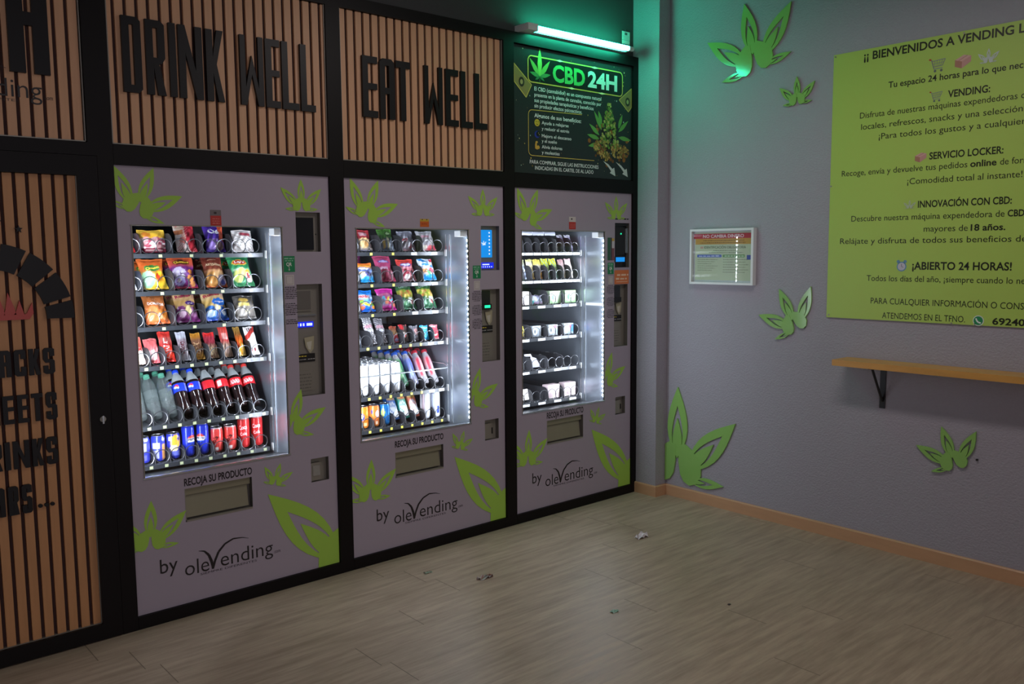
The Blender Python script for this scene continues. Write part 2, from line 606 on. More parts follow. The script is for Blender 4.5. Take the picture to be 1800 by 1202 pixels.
# ------------------------------------------------------------------ block lettering
def block(ch, w, h, s, b):
    R = lambda x0, y0, x1, y1: [(x0, y0), (x1, y0), (x1, y1), (x0, y1)]
    c = min(w, h) * 0.2
    if ch == 'I': return [R(0, 0, w, h)]
    if ch == 'L': return [R(0, 0, s, h), R(s, 0, w, b)]
    if ch == 'E': return [R(0, 0, s, h), R(s, 0, w, b), R(s, h - b, w, h), R(s, h * 0.46, w * 0.97, h * 0.46 + b * 0.9)]
    if ch == 'T': return [R(0, h - b, w, h), R((w - s) / 2, 0, (w + s) / 2, h - b)]
    if ch == 'H': return [R(0, 0, s, h), R(w - s, 0, w, h), R(s, h * 0.5 - b / 2, w - s, h * 0.5 + b / 2)]
    if ch == 'D': return [R(0, 0, s, h), [(s, h - b), (w - s, h - b), (w, h - c), (w - c, h), (s, h)], [(s, 0), (w - c, 0), (w, c), (w - s, b), (s, b)], [(w - s, b), (w, c), (w, h - c), (w - s, h - b)]]
    if ch == 'B': return [R(0, 0, s, h), [(s, h - b), (w - s, h - b), (w, h - c), (w - c, h), (s, h)], [(s, 0), (w - c, 0), (w, c), (w - s, b), (s, b)], R(s, h * 0.5 - b / 2, w - s, h * 0.5 + b / 2), [(w - s, b), (w, c), (w, h * 0.44), (w - s * 0.7, h * 0.5), (w - s, h * 0.5)], [(w - s, h * 0.5), (w - s * 0.7, h * 0.5), (w, h * 0.56), (w, h - c), (w - s, h - b)]]
    if ch == 'A': return [[(0, 0), (s, 0), (s, h - b), (0, h - c)], [(w - s, 0), (w, 0), (w, h - c), (w - s, h - b)], [(0, h - c), (s, h - b), (w - s, h - b), (w, h - c), (w - c, h), (c, h)], R(s, h * 0.42, w - s, h * 0.42 + b * 0.9)]
    if ch == 'R': return [R(0, 0, s, h), [(s, h - b), (w - s, h - b), (w, h - c), (w - c, h), (s, h)], [(w - s, h * 0.5), (w, h * 0.5), (w, h - c), (w - s, h - b)], [(s, h * 0.42), (w - c, h * 0.42), (w, h * 0.5), (s, h * 0.5)], [(w - s * 1.15, 0), (w, 0), (s * 1.75, h * 0.42), (s * 0.95, h * 0.42)]]
    if ch == 'N': return [R(0, 0, s, h), R(w - s, 0, w, h), [(s, h), (s, h * 0.62), (w - s, 0), (w - s, h * 0.38)]]
    if ch == 'K': return [R(0, 0, s, h), [(s, h * 0.40), (s * 1.55, h * 0.52), (w, h), (w - s * 0.95, h), (s, h * 0.62)], [(s, h * 0.40), (w - s * 0.95, 0), (w, 0), (s * 1.55, h * 0.52)]]
    if ch == 'W': return [R(0, 0.25 * h, s * 0.8, h), R(w - s * 0.8, 0.25 * h, w, h), [(0, 0.25 * h), (0, 0), (s * 0.9, 0), (w / 2, h * 0.45), (w / 2, h * 0.72), (s * 0.8, 0.25 * h)], [(w, 0.25 * h), (w - s * 0.8, 0.25 * h), (w / 2, h * 0.72), (w / 2, h * 0.45), (w - s * 0.9, 0), (w, 0)]]
    if ch == 'C': return [[(0, c), (s, b), (s, h - b), (0, h - c)], [(0, h - c), (s, h - b), (w, h - b), (w, h - c * 0.6), (w - c * 0.6, h), (c, h)], [(0, c), (c, 0), (w - c * 0.6, 0), (w, c * 0.6), (w, b), (s, b)], R(w - s, h - b * 2.2, w, h - b), R(w - s, b, w, b * 2.2)]
    if ch == 'S': return [[(0, h - c), (s, h - b), (w, h - b), (w - 0, h - c * 0.7), (w - c, h), (c, h)], [(0, h * 0.56), (s, h * 0.56), (s, h - b), (0, h - c)], [(0, h * 0.56), (w, h * 0.44), (w, h * 0.5), (w - c, h * 0.57), (s, h * 0.56)], [(0, h * 0.56), (c, h * 0.43), (w - s, h * 0.44), (w, h * 0.44)], [(w - s, b), (w, c), (w, h * 0.44), (w - s, h * 0.44)], [(0, c * 0.7), (c, 0), (w - c, 0), (w, c), (w - s, b), (0, b)], R(w - s, h - b * 2, w, h - b), R(0, b, s, b * 2)]
    return [R(0, 0, w, h)]

def letters(parent, spec, z0, z1, sf, bf, d0, d1):
    for ch, x0, x1 in spec:
        w, h = x1 - x0, z1 - z0
        s = min(sf, w)
        m = MB()
        for p in block(ch, w, h, s, bf):
            m.slab([(x0 + x, z0 + y) for x, y in p], Pl, d0, d1, M_letter)
        m.build('letter', parent)

def slat_mesh(mb, x0, x1, z0, z1, pitch, wood, first=None):
    mb.box((x0, 0.014, z0), (x1, 0.022, z1), M_felt)
    x = first if first is not None else x0
    while x < x1:
        a, b = max(x, x0), min(x + pitch * 0.70, x1)
        if b - a > 0.003:
            mb.box((a, 0.002, z0), (b, 0.014, z1), wood)
        x += pitch

def edge_trim(parent, x0, x1, z0, z1, sides='lrb'):
    m = MB()
    if 'b' in sides: m.box((x0, -0.004, z0 - 0.003), (x1, 0.016, z0 + 0.001), M_metal)
    if 'l' in sides: m.box((x0 - 0.001, -0.004, z0), (x0 + 0.003, 0.016, z1), M_metal)
    if 'r' in sides: m.box((x1 - 0.003, -0.004, z0), (x1 + 0.001, 0.016, z1), M_metal)
    m.build('edge_trim', parent)

def slat_panel(label, x0, x1, z0, z1, first=None):
    t = thing('slat_panel', label, 'wall panel', (0, 0, 0))
    m = MB()
    slat_mesh(m, x0, x1, z0, z1, 0.0425, M_slat, first)
    m.build('slat_board', t)
    edge_trim(t, x0, x1, z0, z1)
    return t

# logo drawn with the words: local u from the left of the 'b' of "by"
def swoosh(mb, u, v, k, P, d, m, col=(1, 1, 1)):
    pts = [(0.157, 0.257, 0.0008), (0.180, 0.251, 0.0032), (0.198, 0.231, 0.0052), (0.209, 0.200, 0.0060), (0.2135, 0.168, 0.0042), (0.223, 0.200, 0.0050), (0.240, 0.235, 0.0048), (0.268, 0.262, 0.0040), (0.305, 0.276, 0.0030), (0.345, 0.272, 0.0016), (0.372, 0.263, 0.0006)]
    pts = [(u + x * k, v + (y - 0.165) * k, w * k) for x, y, w in pts]
    for i, ((x0, y0, w0), (x1, y1, w1)) in enumerate(zip(pts, pts[1:])):
        dx, dy = x1 - x0, y1 - y0
        l = math.hypot(dx, dy)
        nx, ny = -dy / l, dx / l
        d += 0.00008
        mb.flat([(x0 - nx * w0, y0 - ny * w0), (x1 - nx * w1, y1 - ny * w1), (x1 + nx * w1, y1 + ny * w1), (x0 + nx * w0, y0 + ny * w0)], P, d, m, col)

def ole_logo(mb, u, v, k, P, d, m, by=True, col=(1, 1, 1)):
    """u, v: left of "by" and baseline of the long word"""
    if by:
        text(mb, 'by', u, v + 0.034 * k, 0.062 * k, P, d, m, col, width=0.070 * k, bold=0.0)
    text(mb, 'ole', u + 0.098 * k, v, 0.066 * k, P, d, m, col, width=0.100 * k, bold=-0.004)
    swoosh(mb, u, v, k, P, d, m, col)
    text(mb, 'ending', u + 0.247 * k, v + 0.004 * k, 0.066 * k, P, d, m, col, width=0.233 * k, bold=-0.004)
    text(mb, '.com', u + 0.484 * k, v + 0.004 * k, 0.016 * k, P, d, m, col, width=0.030 * k, bold=0.0)
    text(mb, 'SIEMPRE DIFERENTES', u + 0.160 * k, v - 0.012 * k, 0.0095 * k, P, d, m, col, width=0.245 * k, bold=-0.005)

# upper panels
PZ0, PZ1 = 1.882, 2.534
t = slat_panel('wooden slat panel lettered DRINK WELL above the left vending machine', 0.002, 0.898, PZ0, PZ1, -0.008)
letters(t, [('D', .051, .120), ('R', .137, .208), ('I', .224, .250), ('N', .260, .353), ('K', .368, .439), ('W', .508, .607), ('E', .617, .681), ('L', .690, .766), ('L', .775, .843)], 2.073, 2.350, 0.027, 0.028, -0.002, 0.012)
t = slat_panel('wooden slat panel lettered EAT WELL above the middle vending machine', 0.972, 1.905, PZ0, PZ1)
letters(t, [('E', 1.079, 1.158), ('A', 1.170, 1.249), ('T', 1.257, 1.336), ('W', 1.417, 1.523), ('E', 1.542, 1.619), ('L', 1.634, 1.707), ('L', 1.721, 1.798)], 2.078, 2.347, 0.029, 0.030, -0.002, 0.012)
t = slat_panel('wooden slat panel with a big black H above the slatted door', -1.197, -0.091, PZ0, PZ1, -1.2 + 0.011)
letters(t, [('S', -.47, -.352), ('H', -.323, -.196)], 2.100, 2.470, 0.050, 0.045, -0.002, 0.012)
mb = MB()
ole_logo(mb, -0.705, 2.012, 1.0, Pl, -0.001, M_dark_print, by=False)
mb.build('logo_lettering', t)

# slatted door at the left edge
door = thing('door_1', 'black framed slatted wooden door with oven logo and SNACKS lettering', 'door')
door['kind'] = 'structure'
DX0, DX1, DZ0, DZ1 = -1.06, -0.131, 0.066, 1.755
mb = MB()
for a, b, c, d in ((DX1, -0.0605, 0.004, 1.828), (-1.198, DX0, 0.004, 1.828), (DX0, DX1, 0.004, DZ0 - 0.001), (DX0, DX1, DZ1 + 0.001, 1.828)):
    mb.box((a, -0.017, c), (b, 0.022, d), M_black)
mb.build('door_frame', door)
mb = MB()
slat_mesh(mb, DX0, DX1, DZ0, DZ1, 0.0415, M_slat_door, DX1 - 0.029 - 0.0415 * 23)
mb.build('slat_board', door)
edge_trim(door, DX0, DX1, DZ0, DZ1, 'rb')
def row_letters(txt, xr, z0, z1, w, gap, extra=0.0):
    spec, x = [], xr
    for ch in reversed(txt):
        cw = {'I': 0.017, 'N': 0.052, 'W': 0.056}.get(ch, w)
        spec.append((ch, x - cw, x))
        x -= cw + gap
    letters(door, spec, z0, z1, 0.0155, 0.015, -0.002, 0.008)
row_letters('SNACKS', -0.240, 1.042, 1.136, 0.037, 0.0095)
row_letters('SWEETS', -0.241, 0.875, 0.975, 0.036, 0.010)
row_letters('DRINKS', -0.248, 0.711, 0.811, 0.037, 0.009)
row_letters('BARS', -0.341, 0.546, 0.650, 0.033, 0.010)
for x in (-0.316, -0.296, -0.276):
    m = MB()
    m.slab([(x + 0.0075 * math.cos(k * PI / 6), 0.563 + 0.0065 * math.sin(k * PI / 6)) for k in range(12)], Pl, -0.002, 0.008, M_letter)
    m.build('letter_dot', door)
# oven arch of black bricks with a red flame, two stars
AC, AZ = -0.432, 1.245
for a0, a1 in ((-1, 13), (16, 37), (40, 60), (63, 80), (84, 96), (100, 117), (120, 140), (143, 164), (167, 181)):
    m = MB()
    a0, a1 = math.radians(a0), math.radians(a1)
    ro, ri = 0.268, 0.176
    n = 5
    pts = [(AC + ro * math.cos(a0 + (a1 - a0) * i / n), AZ + ro * math.sin(a0 + (a1 - a0) * i / n)) for i in range(n + 1)]
    pts += [(AC + ri * math.cos(a1 - (a1 - a0) * i / n), AZ + ri * math.sin(a1 - (a1 - a0) * i / n)) for i in range(n + 1)]
    m.slab(pts, Pl, -0.002, 0.008, M_letter)
    m.build('arch_brick', door)
M_flame = mat('red_flame_acrylic', srgb(190, 60, 45), 0.3)
m = MB()
base_z = 1.243
m.slab([(-0.56, base_z), (-0.312, base_z), (-0.300, base_z + 0.018), (-0.556, base_z + 0.018)], Pl, -0.002, 0.008, M_flame)
for cx, w, hh, lean in ((-0.315, 0.030, 0.042, 0.014), (-0.345, 0.034, 0.052, 0.004), (-0.372, 0.040, 0.080, -0.004), (-0.410, 0.044, 0.068, 0.006), (-0.448, 0.05, 0.10, 0.0), (-0.490, 0.044, 0.07, -0.006), (-0.528, 0.04, 0.055, -0.01)):
    m.slab([(cx - w / 2, base_z + 0.016), (cx + w / 2, base_z + 0.016), (cx + w * 0.38 + lean * 0.4, base_z + hh * 0.55), (cx + lean, base_z + 0.016 + hh), (cx - w * 0.30 + lean * 0.3, base_z + hh * 0.5)], Pl, -0.002, 0.0075, M_flame)
m.build('flame', door)
for sx_, sz_, sr in ((-0.328, 1.560, 0.014), (-0.392, 1.585, 0.014), (-0.46, 1.585, 0.014)):
    m = MB()
    pts = [(sx_ + (sr if k % 2 == 0 else sr * 0.42) * math.sin(k * PI / 5), sz_ + (sr if k % 2 == 0 else sr * 0.42) * math.cos(k * PI / 5)) for k in range(10)]
    for k in range(10):
        m.slab([pts[k], pts[(k + 1) % 10], (sx_, sz_)], Pl, -0.002, 0.006, M_letter)
    m.build('star', door)
m = MB()
m.tube([(-0.091, -0.017, 0.855), (-0.091, -0.022, 0.855)], 0.011, M_metal, n=14)
m.box((-0.094, -0.026, 0.838), (-0.088, -0.0225, 0.868), M_silver)
m.build('lock_cylinder', door)

# ================================================================== vending machines
ZB, ZT = 0.052, 1.802
LIP = [1.470, 1.317, 1.172, 1.010, 0.763, 0.600]
LIP3 = [1.463, 1.305, 1.162, 0.976, 0.790, 0.605]
YT = 0.18

def spiral_mesh(r, full):
    """wire spiral: one loop at the front, the rest further back, joined along the bottom"""
    pts = []
    loops = [(0.0, 0.014), (0.16, 0.19), (0.235, 0.265), (0.31, 0.34)]
    n = 22
    if not full:
        loops = loops[:1]
    for k, (y0, y1) in enumerate(loops):
        for i in range(n + 1):
            a = -PI / 2 + 2 * PI * i / n
            pts.append((r * math.cos(a), y0 + (y1 - y0) * i / n, r + r * math.sin(a) + 0.002))
    if not full:
        pts.append((0, 0.34, 0.002))
    m = MB()
    m.tube(pts, 0.0019, M_wire, n=5)
    return m.mesh('spiral')
SPIRAL = {(r, f): spiral_mesh(r, f) for r in (0.030, 0.0275) for f in (0, 1)}
# lanes standing empty: (machine, tray): centres
EMPTY = {(0, 2): [0.09], (2, 0): [2.23, 2.29, 2.35], (2, 2): [], (2, 4): [2.1, 2.3, 2.43, 2.56], (2, 5): [2.30], (2, 3): []}

def divider_mesh(h, l=0.40):
    prof = [(0, 0)] + [(l, 0), (l, h), (0.045, h)] + [(0.045 - 0.04 * math.sin(a), h - 0.04 + 0.04 * math.cos(a)) for a in (PI / 8, PI / 4, 3 * PI / 8, PI / 2)] 
    vs = [(-0.0014, y, z) for y, z in prof] + [(0.0014, y, z) for y, z in prof]
    k = len(prof)
    m = MB()
    m.add(vs, [tuple(range(k - 1, -1, -1)), tuple(range(k, 2 * k))] + [(i, (i + 1) % k, (i + 1) % k + k, i + k) for i in range(k)], M_divider)
    return m.mesh('divider')
DIVS = {h: divider_mesh(h) for h in (0.060, 0.085, 0.075)}
def tag_mesh(w, h, col):
    m = MB()
    m.box((-w / 2, -0.002, -h / 2), (w / 2, 0, h / 2), M_print, col)
    return m.mesh('price_tag')
TAGS = {'dim': tag_mesh(0.014, 0.012, srgb(150, 155, 120)), 'yellow': tag_mesh(0.012, 0.012, srgb(225, 215, 90)), 'white': tag_mesh(0.055, 0.013, srgb(245, 245, 245)), 'strip': tag_mesh(0.034, 0.013, srgb(240, 240, 240))}

def inst(name, mesh, parent, loc):
    o = bpy.data.objects.new(name, mesh)
    COL.objects.link(o)
    o.parent = parent
    o.location = loc
    return o

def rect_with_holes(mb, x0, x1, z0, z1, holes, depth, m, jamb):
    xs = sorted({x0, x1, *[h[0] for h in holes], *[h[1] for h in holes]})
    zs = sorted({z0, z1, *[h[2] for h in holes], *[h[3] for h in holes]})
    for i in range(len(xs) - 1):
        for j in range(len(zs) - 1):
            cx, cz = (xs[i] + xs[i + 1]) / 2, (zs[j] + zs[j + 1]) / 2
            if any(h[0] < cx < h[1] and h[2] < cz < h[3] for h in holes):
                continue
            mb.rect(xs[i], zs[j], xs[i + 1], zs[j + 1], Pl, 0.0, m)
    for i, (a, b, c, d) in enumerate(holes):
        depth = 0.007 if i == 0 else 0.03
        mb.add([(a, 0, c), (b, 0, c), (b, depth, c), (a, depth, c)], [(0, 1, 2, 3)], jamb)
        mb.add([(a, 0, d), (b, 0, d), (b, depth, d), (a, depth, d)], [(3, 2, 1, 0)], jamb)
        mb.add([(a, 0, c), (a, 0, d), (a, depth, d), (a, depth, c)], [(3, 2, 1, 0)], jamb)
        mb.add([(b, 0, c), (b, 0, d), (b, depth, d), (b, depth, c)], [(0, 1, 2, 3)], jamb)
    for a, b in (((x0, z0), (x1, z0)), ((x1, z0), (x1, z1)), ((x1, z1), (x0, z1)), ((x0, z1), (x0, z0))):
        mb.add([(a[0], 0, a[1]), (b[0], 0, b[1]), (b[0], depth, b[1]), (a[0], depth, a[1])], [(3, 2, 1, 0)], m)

def led_strip(mb, x, y, z0, z1, n, nx):
    for i in range(n):
        z = z0 + (z1 - z0) * (i + 0.5) / n
        h = 0.0036
        o, k = 0.0025 * nx, (0.0015 if nx < 0 else -0.003)     # each diode is tipped a little towards the trays
        q = [(x + o - k, y - h, z - h), (x + o + k, y + h, z - h), (x + o + k, y + h, z + h), (x + o - k, y - h, z + h)]
        mb.add(q, [(0, 1, 2, 3) if nx > 0 else (3, 2, 1, 0)], M_led)

LANES = {}
def vending_machine(k, xL, xR, w0, slot, pay, coin, recoja):
    lab = ('lit vending machine with snacks and cola bottles, left of three', 'lit vending machine with rows of white cans and bright blue screen', 'lit vending machine with half-empty trays beside the pillar')[k]
    t = thing('vending_machine', lab, 'vending machine', (0, 0, 0), 'lit vending machines')
    w1, wz0, wz1 = xR - 0.231, 0.598, 1.578
    dl = (xR - 0.692, xR - 0.406, recoja[2], recoja[3])
    # front panel with its prints
    m = MB()
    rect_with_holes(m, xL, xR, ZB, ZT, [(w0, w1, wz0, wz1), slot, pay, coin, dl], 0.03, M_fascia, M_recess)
    pr = []
    full = (xL + 0.001, ZB + 0.001, xR - 0.001, ZT - 0.001)
    pr += placed_emblem(xR - 0.828, 1.618, 0.197, 23, full)
    pr += placed_emblem(xR - 0.133, 1.649, 0.137, 0, full)
    pr += placed_emblem(xR - 0.222, 0.685, 0.20, 17, (w1 + 0.008, ZB, xR, ZT))
    pr += placed_emblem(xR - 0.305, 0.470, 0.099, 19, full)
    pr += placed_emblem(xR + 0.076, -0.035, 0.625, 3, full)
    pr += placed_emblem(xR - 0.838, 0.305, 0.20, 4, full)
    for p, h in pr:
        m.flat(p, Pl, 0.0006 + h, M_green_print)
    text(m, 'RECOJA SU PRODUCTO', xR - 0.692, recoja[0], recoja[1], Pl, 0.0006, M_dark_print, width=0.288, bold=0.026)
    ole_logo(m, xR - 0.803, 0.166, 1.0, Pl, 0.0006, M_dark_print)
    m.build('front_panel', t)
    # cabinet shell
    cx0, cx1 = xL + 0.02, (xR - 0.208 if k == 0 else xR - 0.221)
    m = MB()
    m.box((cx0 - 0.012, 0.032, ZB), (cx0, 0.78, 1.615), M_cab)
    m.box((cx0, 0.77, ZB), (cx1, 0.78, 1.615), M_cab)
    m.box((cx0, 0.032, 1.600), (cx1, 0.77, 1.615), M_cab)
    m.box((cx0, 0.032, 0.53), (cx1, 0.77, 0.545), M_cab)
    m.build('cabinet', t)
    m = MB()
    m.box((cx1, 0.006, 0.53), (cx1 + 0.01, 0.78, 1.615), M_cab_light)
    m.build('side_wall', t)
    m = MB()
    m.add([(cx0, 0.016, 0.594), (cx1, 0.016, 0.594), (cx1, 0.30, 0.552), (cx0, 0.30, 0.552)], [(0, 1, 2, 3)], M_lip)
    m.build('chute_plate', t)
    # trim round the window, rounded at the right corners
    m = MB()
    q = 0.007
    m.box((w0 - q, -0.003, wz0 - q), (w1 + q, 0.012, wz0), M_silver)
    m.box((w0 - q, -0.003, wz1), (w1 + q, 0.012, wz1 + 0.004), M_metal)
    m.box((w0 - 0.004, -0.003, wz0), (w0, 0.006, wz1), M_metal)
    m.box((w1, -0.003, wz0), (w1 + 0.004, 0.006, wz1), M_metal)
    m.build('window_trim', t)
    m = MB()
    m.box((w0, 0.0035, wz0), (w1, 0.0075, wz1), M_glass)
    m.build('glass_pane', t)
    # lights
    m = MB()
    n = 36
    lx = cx1 if k else xR - 0.215
    led_strip(m, lx, 0.018, wz0 + 0.012, wz1 - 0.012, n, -1)
    m.build('light_strip', t)
    m = MB()
    led_strip(m, max(cx0, w0 - 0.012) if k == 0 else w0 - 0.012, 0.018, wz0 + 0.012, wz1 - 0.012, n, 1)
    m.box((w0 - 0.018, 0.010, wz0), (w0 - 0.0125, 0.026, wz1), M_cab)
    m.build('light_strip', t)
    # rails and lamps on the side wall
    m = MB()
    for y in (0.163, 0.196):
        m.box((cx1 - 0.004, y - 0.004, 0.56), (cx1, y + 0.004, 1.56), M_silver)
    m.build('shelf_rail', t)
    for z in (LIP3 if k == 2 else LIP):
        m = MB()
        m.box((cx1 - 0.007, 0.188, z - 0.022), (cx1 - 0.0042, 0.204, z + 0.012), M_white)
        m.build('rail_clip', t)
    if k == 2:
        m = MB()
        m.box((cx1 - 0.004, 0.02, 1.150), (cx1, 0.155, 1.165), M_white)
        m.build('cross_strip', t)
    m = MB()
    m.box((cx1 - 0.05, 0.012, 1.545), (cx1 - 0.002, 0.06, 1.574), M_white)
    m.build('corner_bracket', t)
    # trays
    lips = LIP3 if k == 2 else LIP
    plan = [('w', 5), ('w', 5), ('w', 5), ('n', 9), ('n', 9), ('n', 9)] if k < 2 else [('n', 9), ('n', 9), ('w', 5), ('w', 5), ('w', 5), ('w', 5)]
    tx1 = cx1 - 0.028
    for r_, z in enumerate(lips):
        m = MB()
        tx0 = cx0 + 0.012
        m.box((tx0, YT, z - 0.004), (tx1, 0.66, z), M_tray)
        m.box((tx0, YT - 0.003, z - 0.017), (tx1, YT, z + 0.001), M_lip)
        tray = m.build('tray', t)
        kind, nl = plan[r_]
        pitch = 0.125 if kind == 'w' else 0.0625
        edges = [tx1 - 0.002 - pitch * i for i in range(nl + 1)]
        if k == 0 and kind == 'w':
            edges = [0.654 - 0.1275 * i for i in range(6)]
        LANES[k, r_] = [max(e, cx0 + 0.001) for e in sorted(edges)]
        dh = 0.060 if r_ >= 4 and k < 2 else 0.075
        if r_ < 3:
            dh = 0.085
        for e in edges[1:]:
            if e > cx0 + 0.02:
                inst('divider', DIVS[dh], tray, (e, YT + 0.004, z))
        for i in range(len(edges) - 1):
            c = (edges[i] + edges[i + 1]) / 2
            if c < w0 - 0.01:
                continue
            if kind == 'w':
                fl = any(abs(c - q) < 0.064 for q in EMPTY.get((k, r_), []))
                for s in (-0.031, 0.031):
                    inst('spiral', SPIRAL[0.030, fl], tray, (c + s, YT + 0.006, z))
            else:
                fl = any(abs(c - q) < 0.032 for q in EMPTY.get((k, r_), []))
                inst('spiral', SPIRAL[0.0275, fl], tray, (c, YT + 0.006, z))
            tg = 'dim' if k == 0 else ('yellow' if k == 1 else 'white')
            if k == 1 and r_ < 5 and i < 2:
                tg = 'strip'
            inst('price_tag', TAGS[tg], tray, (c + (0 if tg != 'dim' else 0.01), YT - 0.003, z - (0.008 if k < 2 else 0.009)))
        if k == 2 and r_ < 2:
            pass
    # delivery hatch
    m = MB()
    a, b, c, d = dl
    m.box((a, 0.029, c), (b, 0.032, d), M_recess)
    m.box((a, 0.0, c), (b, 0.03, c + 0.008), M_metal)
    m.box((a, 0.0, c), (a + 0.004, 0.03, d), M_metal)
    m.build('delivery_hatch', t)
    m = MB()
    m.add([(a + 0.006, 0.010, c + 0.016), (b - 0.014, 0.010, c + 0.016), (b - 0.014, 0.022, d - 0.034), (a + 0.006, 0.022, d - 0.034)], [(0, 1, 2, 3)], M_flap)
    m.box((a + 0.004, 0.012, d - 0.030), (b - 0.004, 0.028, d - 0.001), M_flap)
    m.build('delivery_flap', t)
    # coin return
    a, b, c, d = coin
    m = MB()
    m.box((a, 0.026, c), (b, 0.032, d), M_metal)
    m.box((a + 0.004, 0.008, c + 0.004), (a + 0.052, 0.026, d - 0.022), M_metal)
    if k:
        m.box((a + 0.050, 0.004, c + 0.030), (a + 0.056, 0.0255, d - 0.045), M_bracket)
    else:
        m.box((a + 0.012, 0.005, c + 0.026), (a + 0.046, 0.0085, d - 0.034), M_silver)
    m.build('coin_return', t)
    # payment plate with its readers
    a, b, c, d = pay
    m = MB()
    m.box((a, 0.030, c), (b, 0.034, d), M_metal)
    m.build('payment_plate', t)
    pm = MB()
    if k == 0:
        pm.box((a + 0.004, 0.022, d - 0.118), (a + 0.082, 0.030, d - 0.024), M_metal)
        pm.box((a + 0.010, 0.0205, d - 0.112), (a + 0.076, 0.0222, d - 0.030), M_recess)
        pm.box((a, 0.022, d - 0.140), (b - 0.02, 0.030, d - 0.134), M_silver)
    else:
        pm.box((a + 0.004, 0.012, d - 0.075), (a + 0.066, 0.030, d - 0.008), M_screen_off)
        pm.box((a, 0.008, d - 0.105), (a + 0.072, 0.030, d - 0.076), M_bracket)
    pm.build('note_reader', t)
    if k == 0:
        pm = MB()
        pm.box((a + 0.004, 0.024, d - 0.190), (a + 0.088, 0.030, d - 0.166), M_blue2)
        for i, (u0, u1) in enumerate(((0.010, 0.014), (0.022, 0.030), (0.036, 0.044), (0.054, 0.082))):
            pm.rect(a + u0, d - 0.184, a + u1, d - 0.172, Pl, -0.0235, M_scr_white)
        pm.build('text_display', t)
    elif k == 1:
        pm = MB()
        pm.box((a + 0.026, 0.006, d - 0.096), (a + 0.062, 0.008, d - 0.082), M_green_led)
        pm.build('green_indicator', t)
    # leaflet hanging from the coin slot and the black card below it
    pm = MB()
    pm.flat([(a + 0.040, c + 0.255), (a + 0.088, c + 0.262), (a + 0.084, c + 0.205), (a + 0.066, c + 0.185), (a + 0.046, c + 0.215)], Pl, -0.022, M_print, srgb(176, 168, 140))
    pm.flat([(a + 0.050, c + 0.235), (a + 0.076, c + 0.240), (a + 0.070, c + 0.200), (a + 0.058, c + 0.205)], Pl, -0.0215, M_print, srgb(205, 200, 185))
    pm.build('coin_slot', t)
    pm = MB()
    pm.box((a + 0.006, 0.026, c + 0.148), (a + 0.092, 0.030, c + 0.184), M_print, srgb(30, 28, 28))
    scribble(pm, a + 0.012, a + 0.05, c + 0.172, 0.006, Pl, -0.0255, M_print, srgb(215, 195, 60), 3)
    scribble(pm, a + 0.010, a + 0.05, c + 0.158, 0.004, Pl, -0.0255, M_print, srgb(190, 190, 190), 4)
    scribble(pm, a + 0.056, a + 0.09, c + 0.158, 0.004, Pl, -0.0255, M_print, srgb(190, 190, 190), 5)
    pm.build('black_card', t)
    pm = MB()
    pm.tube([(a + 0.008, 0.031, c + 0.190), (a + 0.008, 0.014, c + 0.190)], 0.008, M_silver, n=14)
    pm.build('return_button', t)
    pm = MB()
    pm.box((a + 0.006, 0.027, c + 0.02), (a + 0.078, 0.030, c + 0.105), M_metal)
    for i in range(5):
        scribble(pm, a + 0.012, a + 0.072, c + 0.03 + 0.015 * i, 0.006, Pl, -0.0265, M_print, srgb(110, 105, 98), 40 + i)
    pm.build('keypad_plate', t)
    # upper slot: screen
    a, b, c, d = slot
    pm = MB()
    if k == 0:
        pm.box((a, 0.026, c), (b, 0.032, d), M_metal)
        pm.box((a + 0.004, 0.018, c + 0.008), (b - 0.024, 0.026, d - 0.022), M_screen_off)
        pm.box((b - 0.012, 0.024, (c + d) / 2 - 0.012), (b - 0.008, 0.026, (c + d) / 2 - 0.006), M_bracket)
        pm.build('screen_housing', t)
    elif k == 1:
        pm.box((a, 0.026, c), (b, 0.032, d), M_metal)
        pm.build('screen_housing', t)
        pm = MB()
        pm.box((a + 0.004, 0.018, c + 0.066), (b - 0.034, 0.026, d - 0.020), M_blue)
        for i in range(7):
            pm.rect(b - 0.056, c + 0.080 + i * 0.018, b - 0.048, c + 0.088 + i * 0.018, Pl, -0.0175, M_scr_white)
        for p, h in placed_emblem(a + 0.034, c + 0.128, 0.024, -8):
            pm.flat(p, Pl, -0.0175 + h, M_scr_white)
        pm.build('touch_screen', t)
        pm = MB()
        pm.box((a, 0.016, c + 0.010), (b - 0.026, 0.026, c + 0.040), M_blue2)
        for i in range(6):
            pm.rect(a + 0.008 + i * 0.014, c + 0.015, a + 0.014 + i * 0.014, c + 0.021, Pl, -0.0155, M_scr_white)
        pm.rect(a + 0.020, c + 0.027, a + 0.066, c + 0.033, Pl, -0.0155, M_scr_white)
        pm.build('text_display', t)
    else:
        pm.box((a, 0.026, c), (b, 0.032, d), M_screen_off)
        pm.box((a, 0.0, d - 0.016), (b - 0.012, 0.02, d - 0.006), M_bracket)
        pm.box((b - 0.026, 0.004, c + 0.085), (b - 0.020, 0.026, d - 0.03), M_silver)
        pm.box((b - 0.014, 0.004, c + 0.085), (b - 0.010, 0.026, d - 0.03), M_silver)
        pm.box((a + 0.008, 0.004, c + 0.075), (b - 0.036, 0.026, d - 0.026), M_bracket)
        pm.build('card_reader', t)
        pm = MB()
        pm.box((a + 0.052, 0.002, d - 0.066), (a + 0.060, 0.004, d - 0.058), M_green_led)
        pm.build('green_indicator', t)
        pm = MB()
        pm.box((a - 0.002, -0.006, c + 0.030), (b - 0.044, 0.026, c + 0.064), M_bracket)
        pm.box((a + 0.002, -0.008, c + 0.034), (b - 0.048, -0.006, c + 0.060), M_blue)
        pm.build('text_display', t)
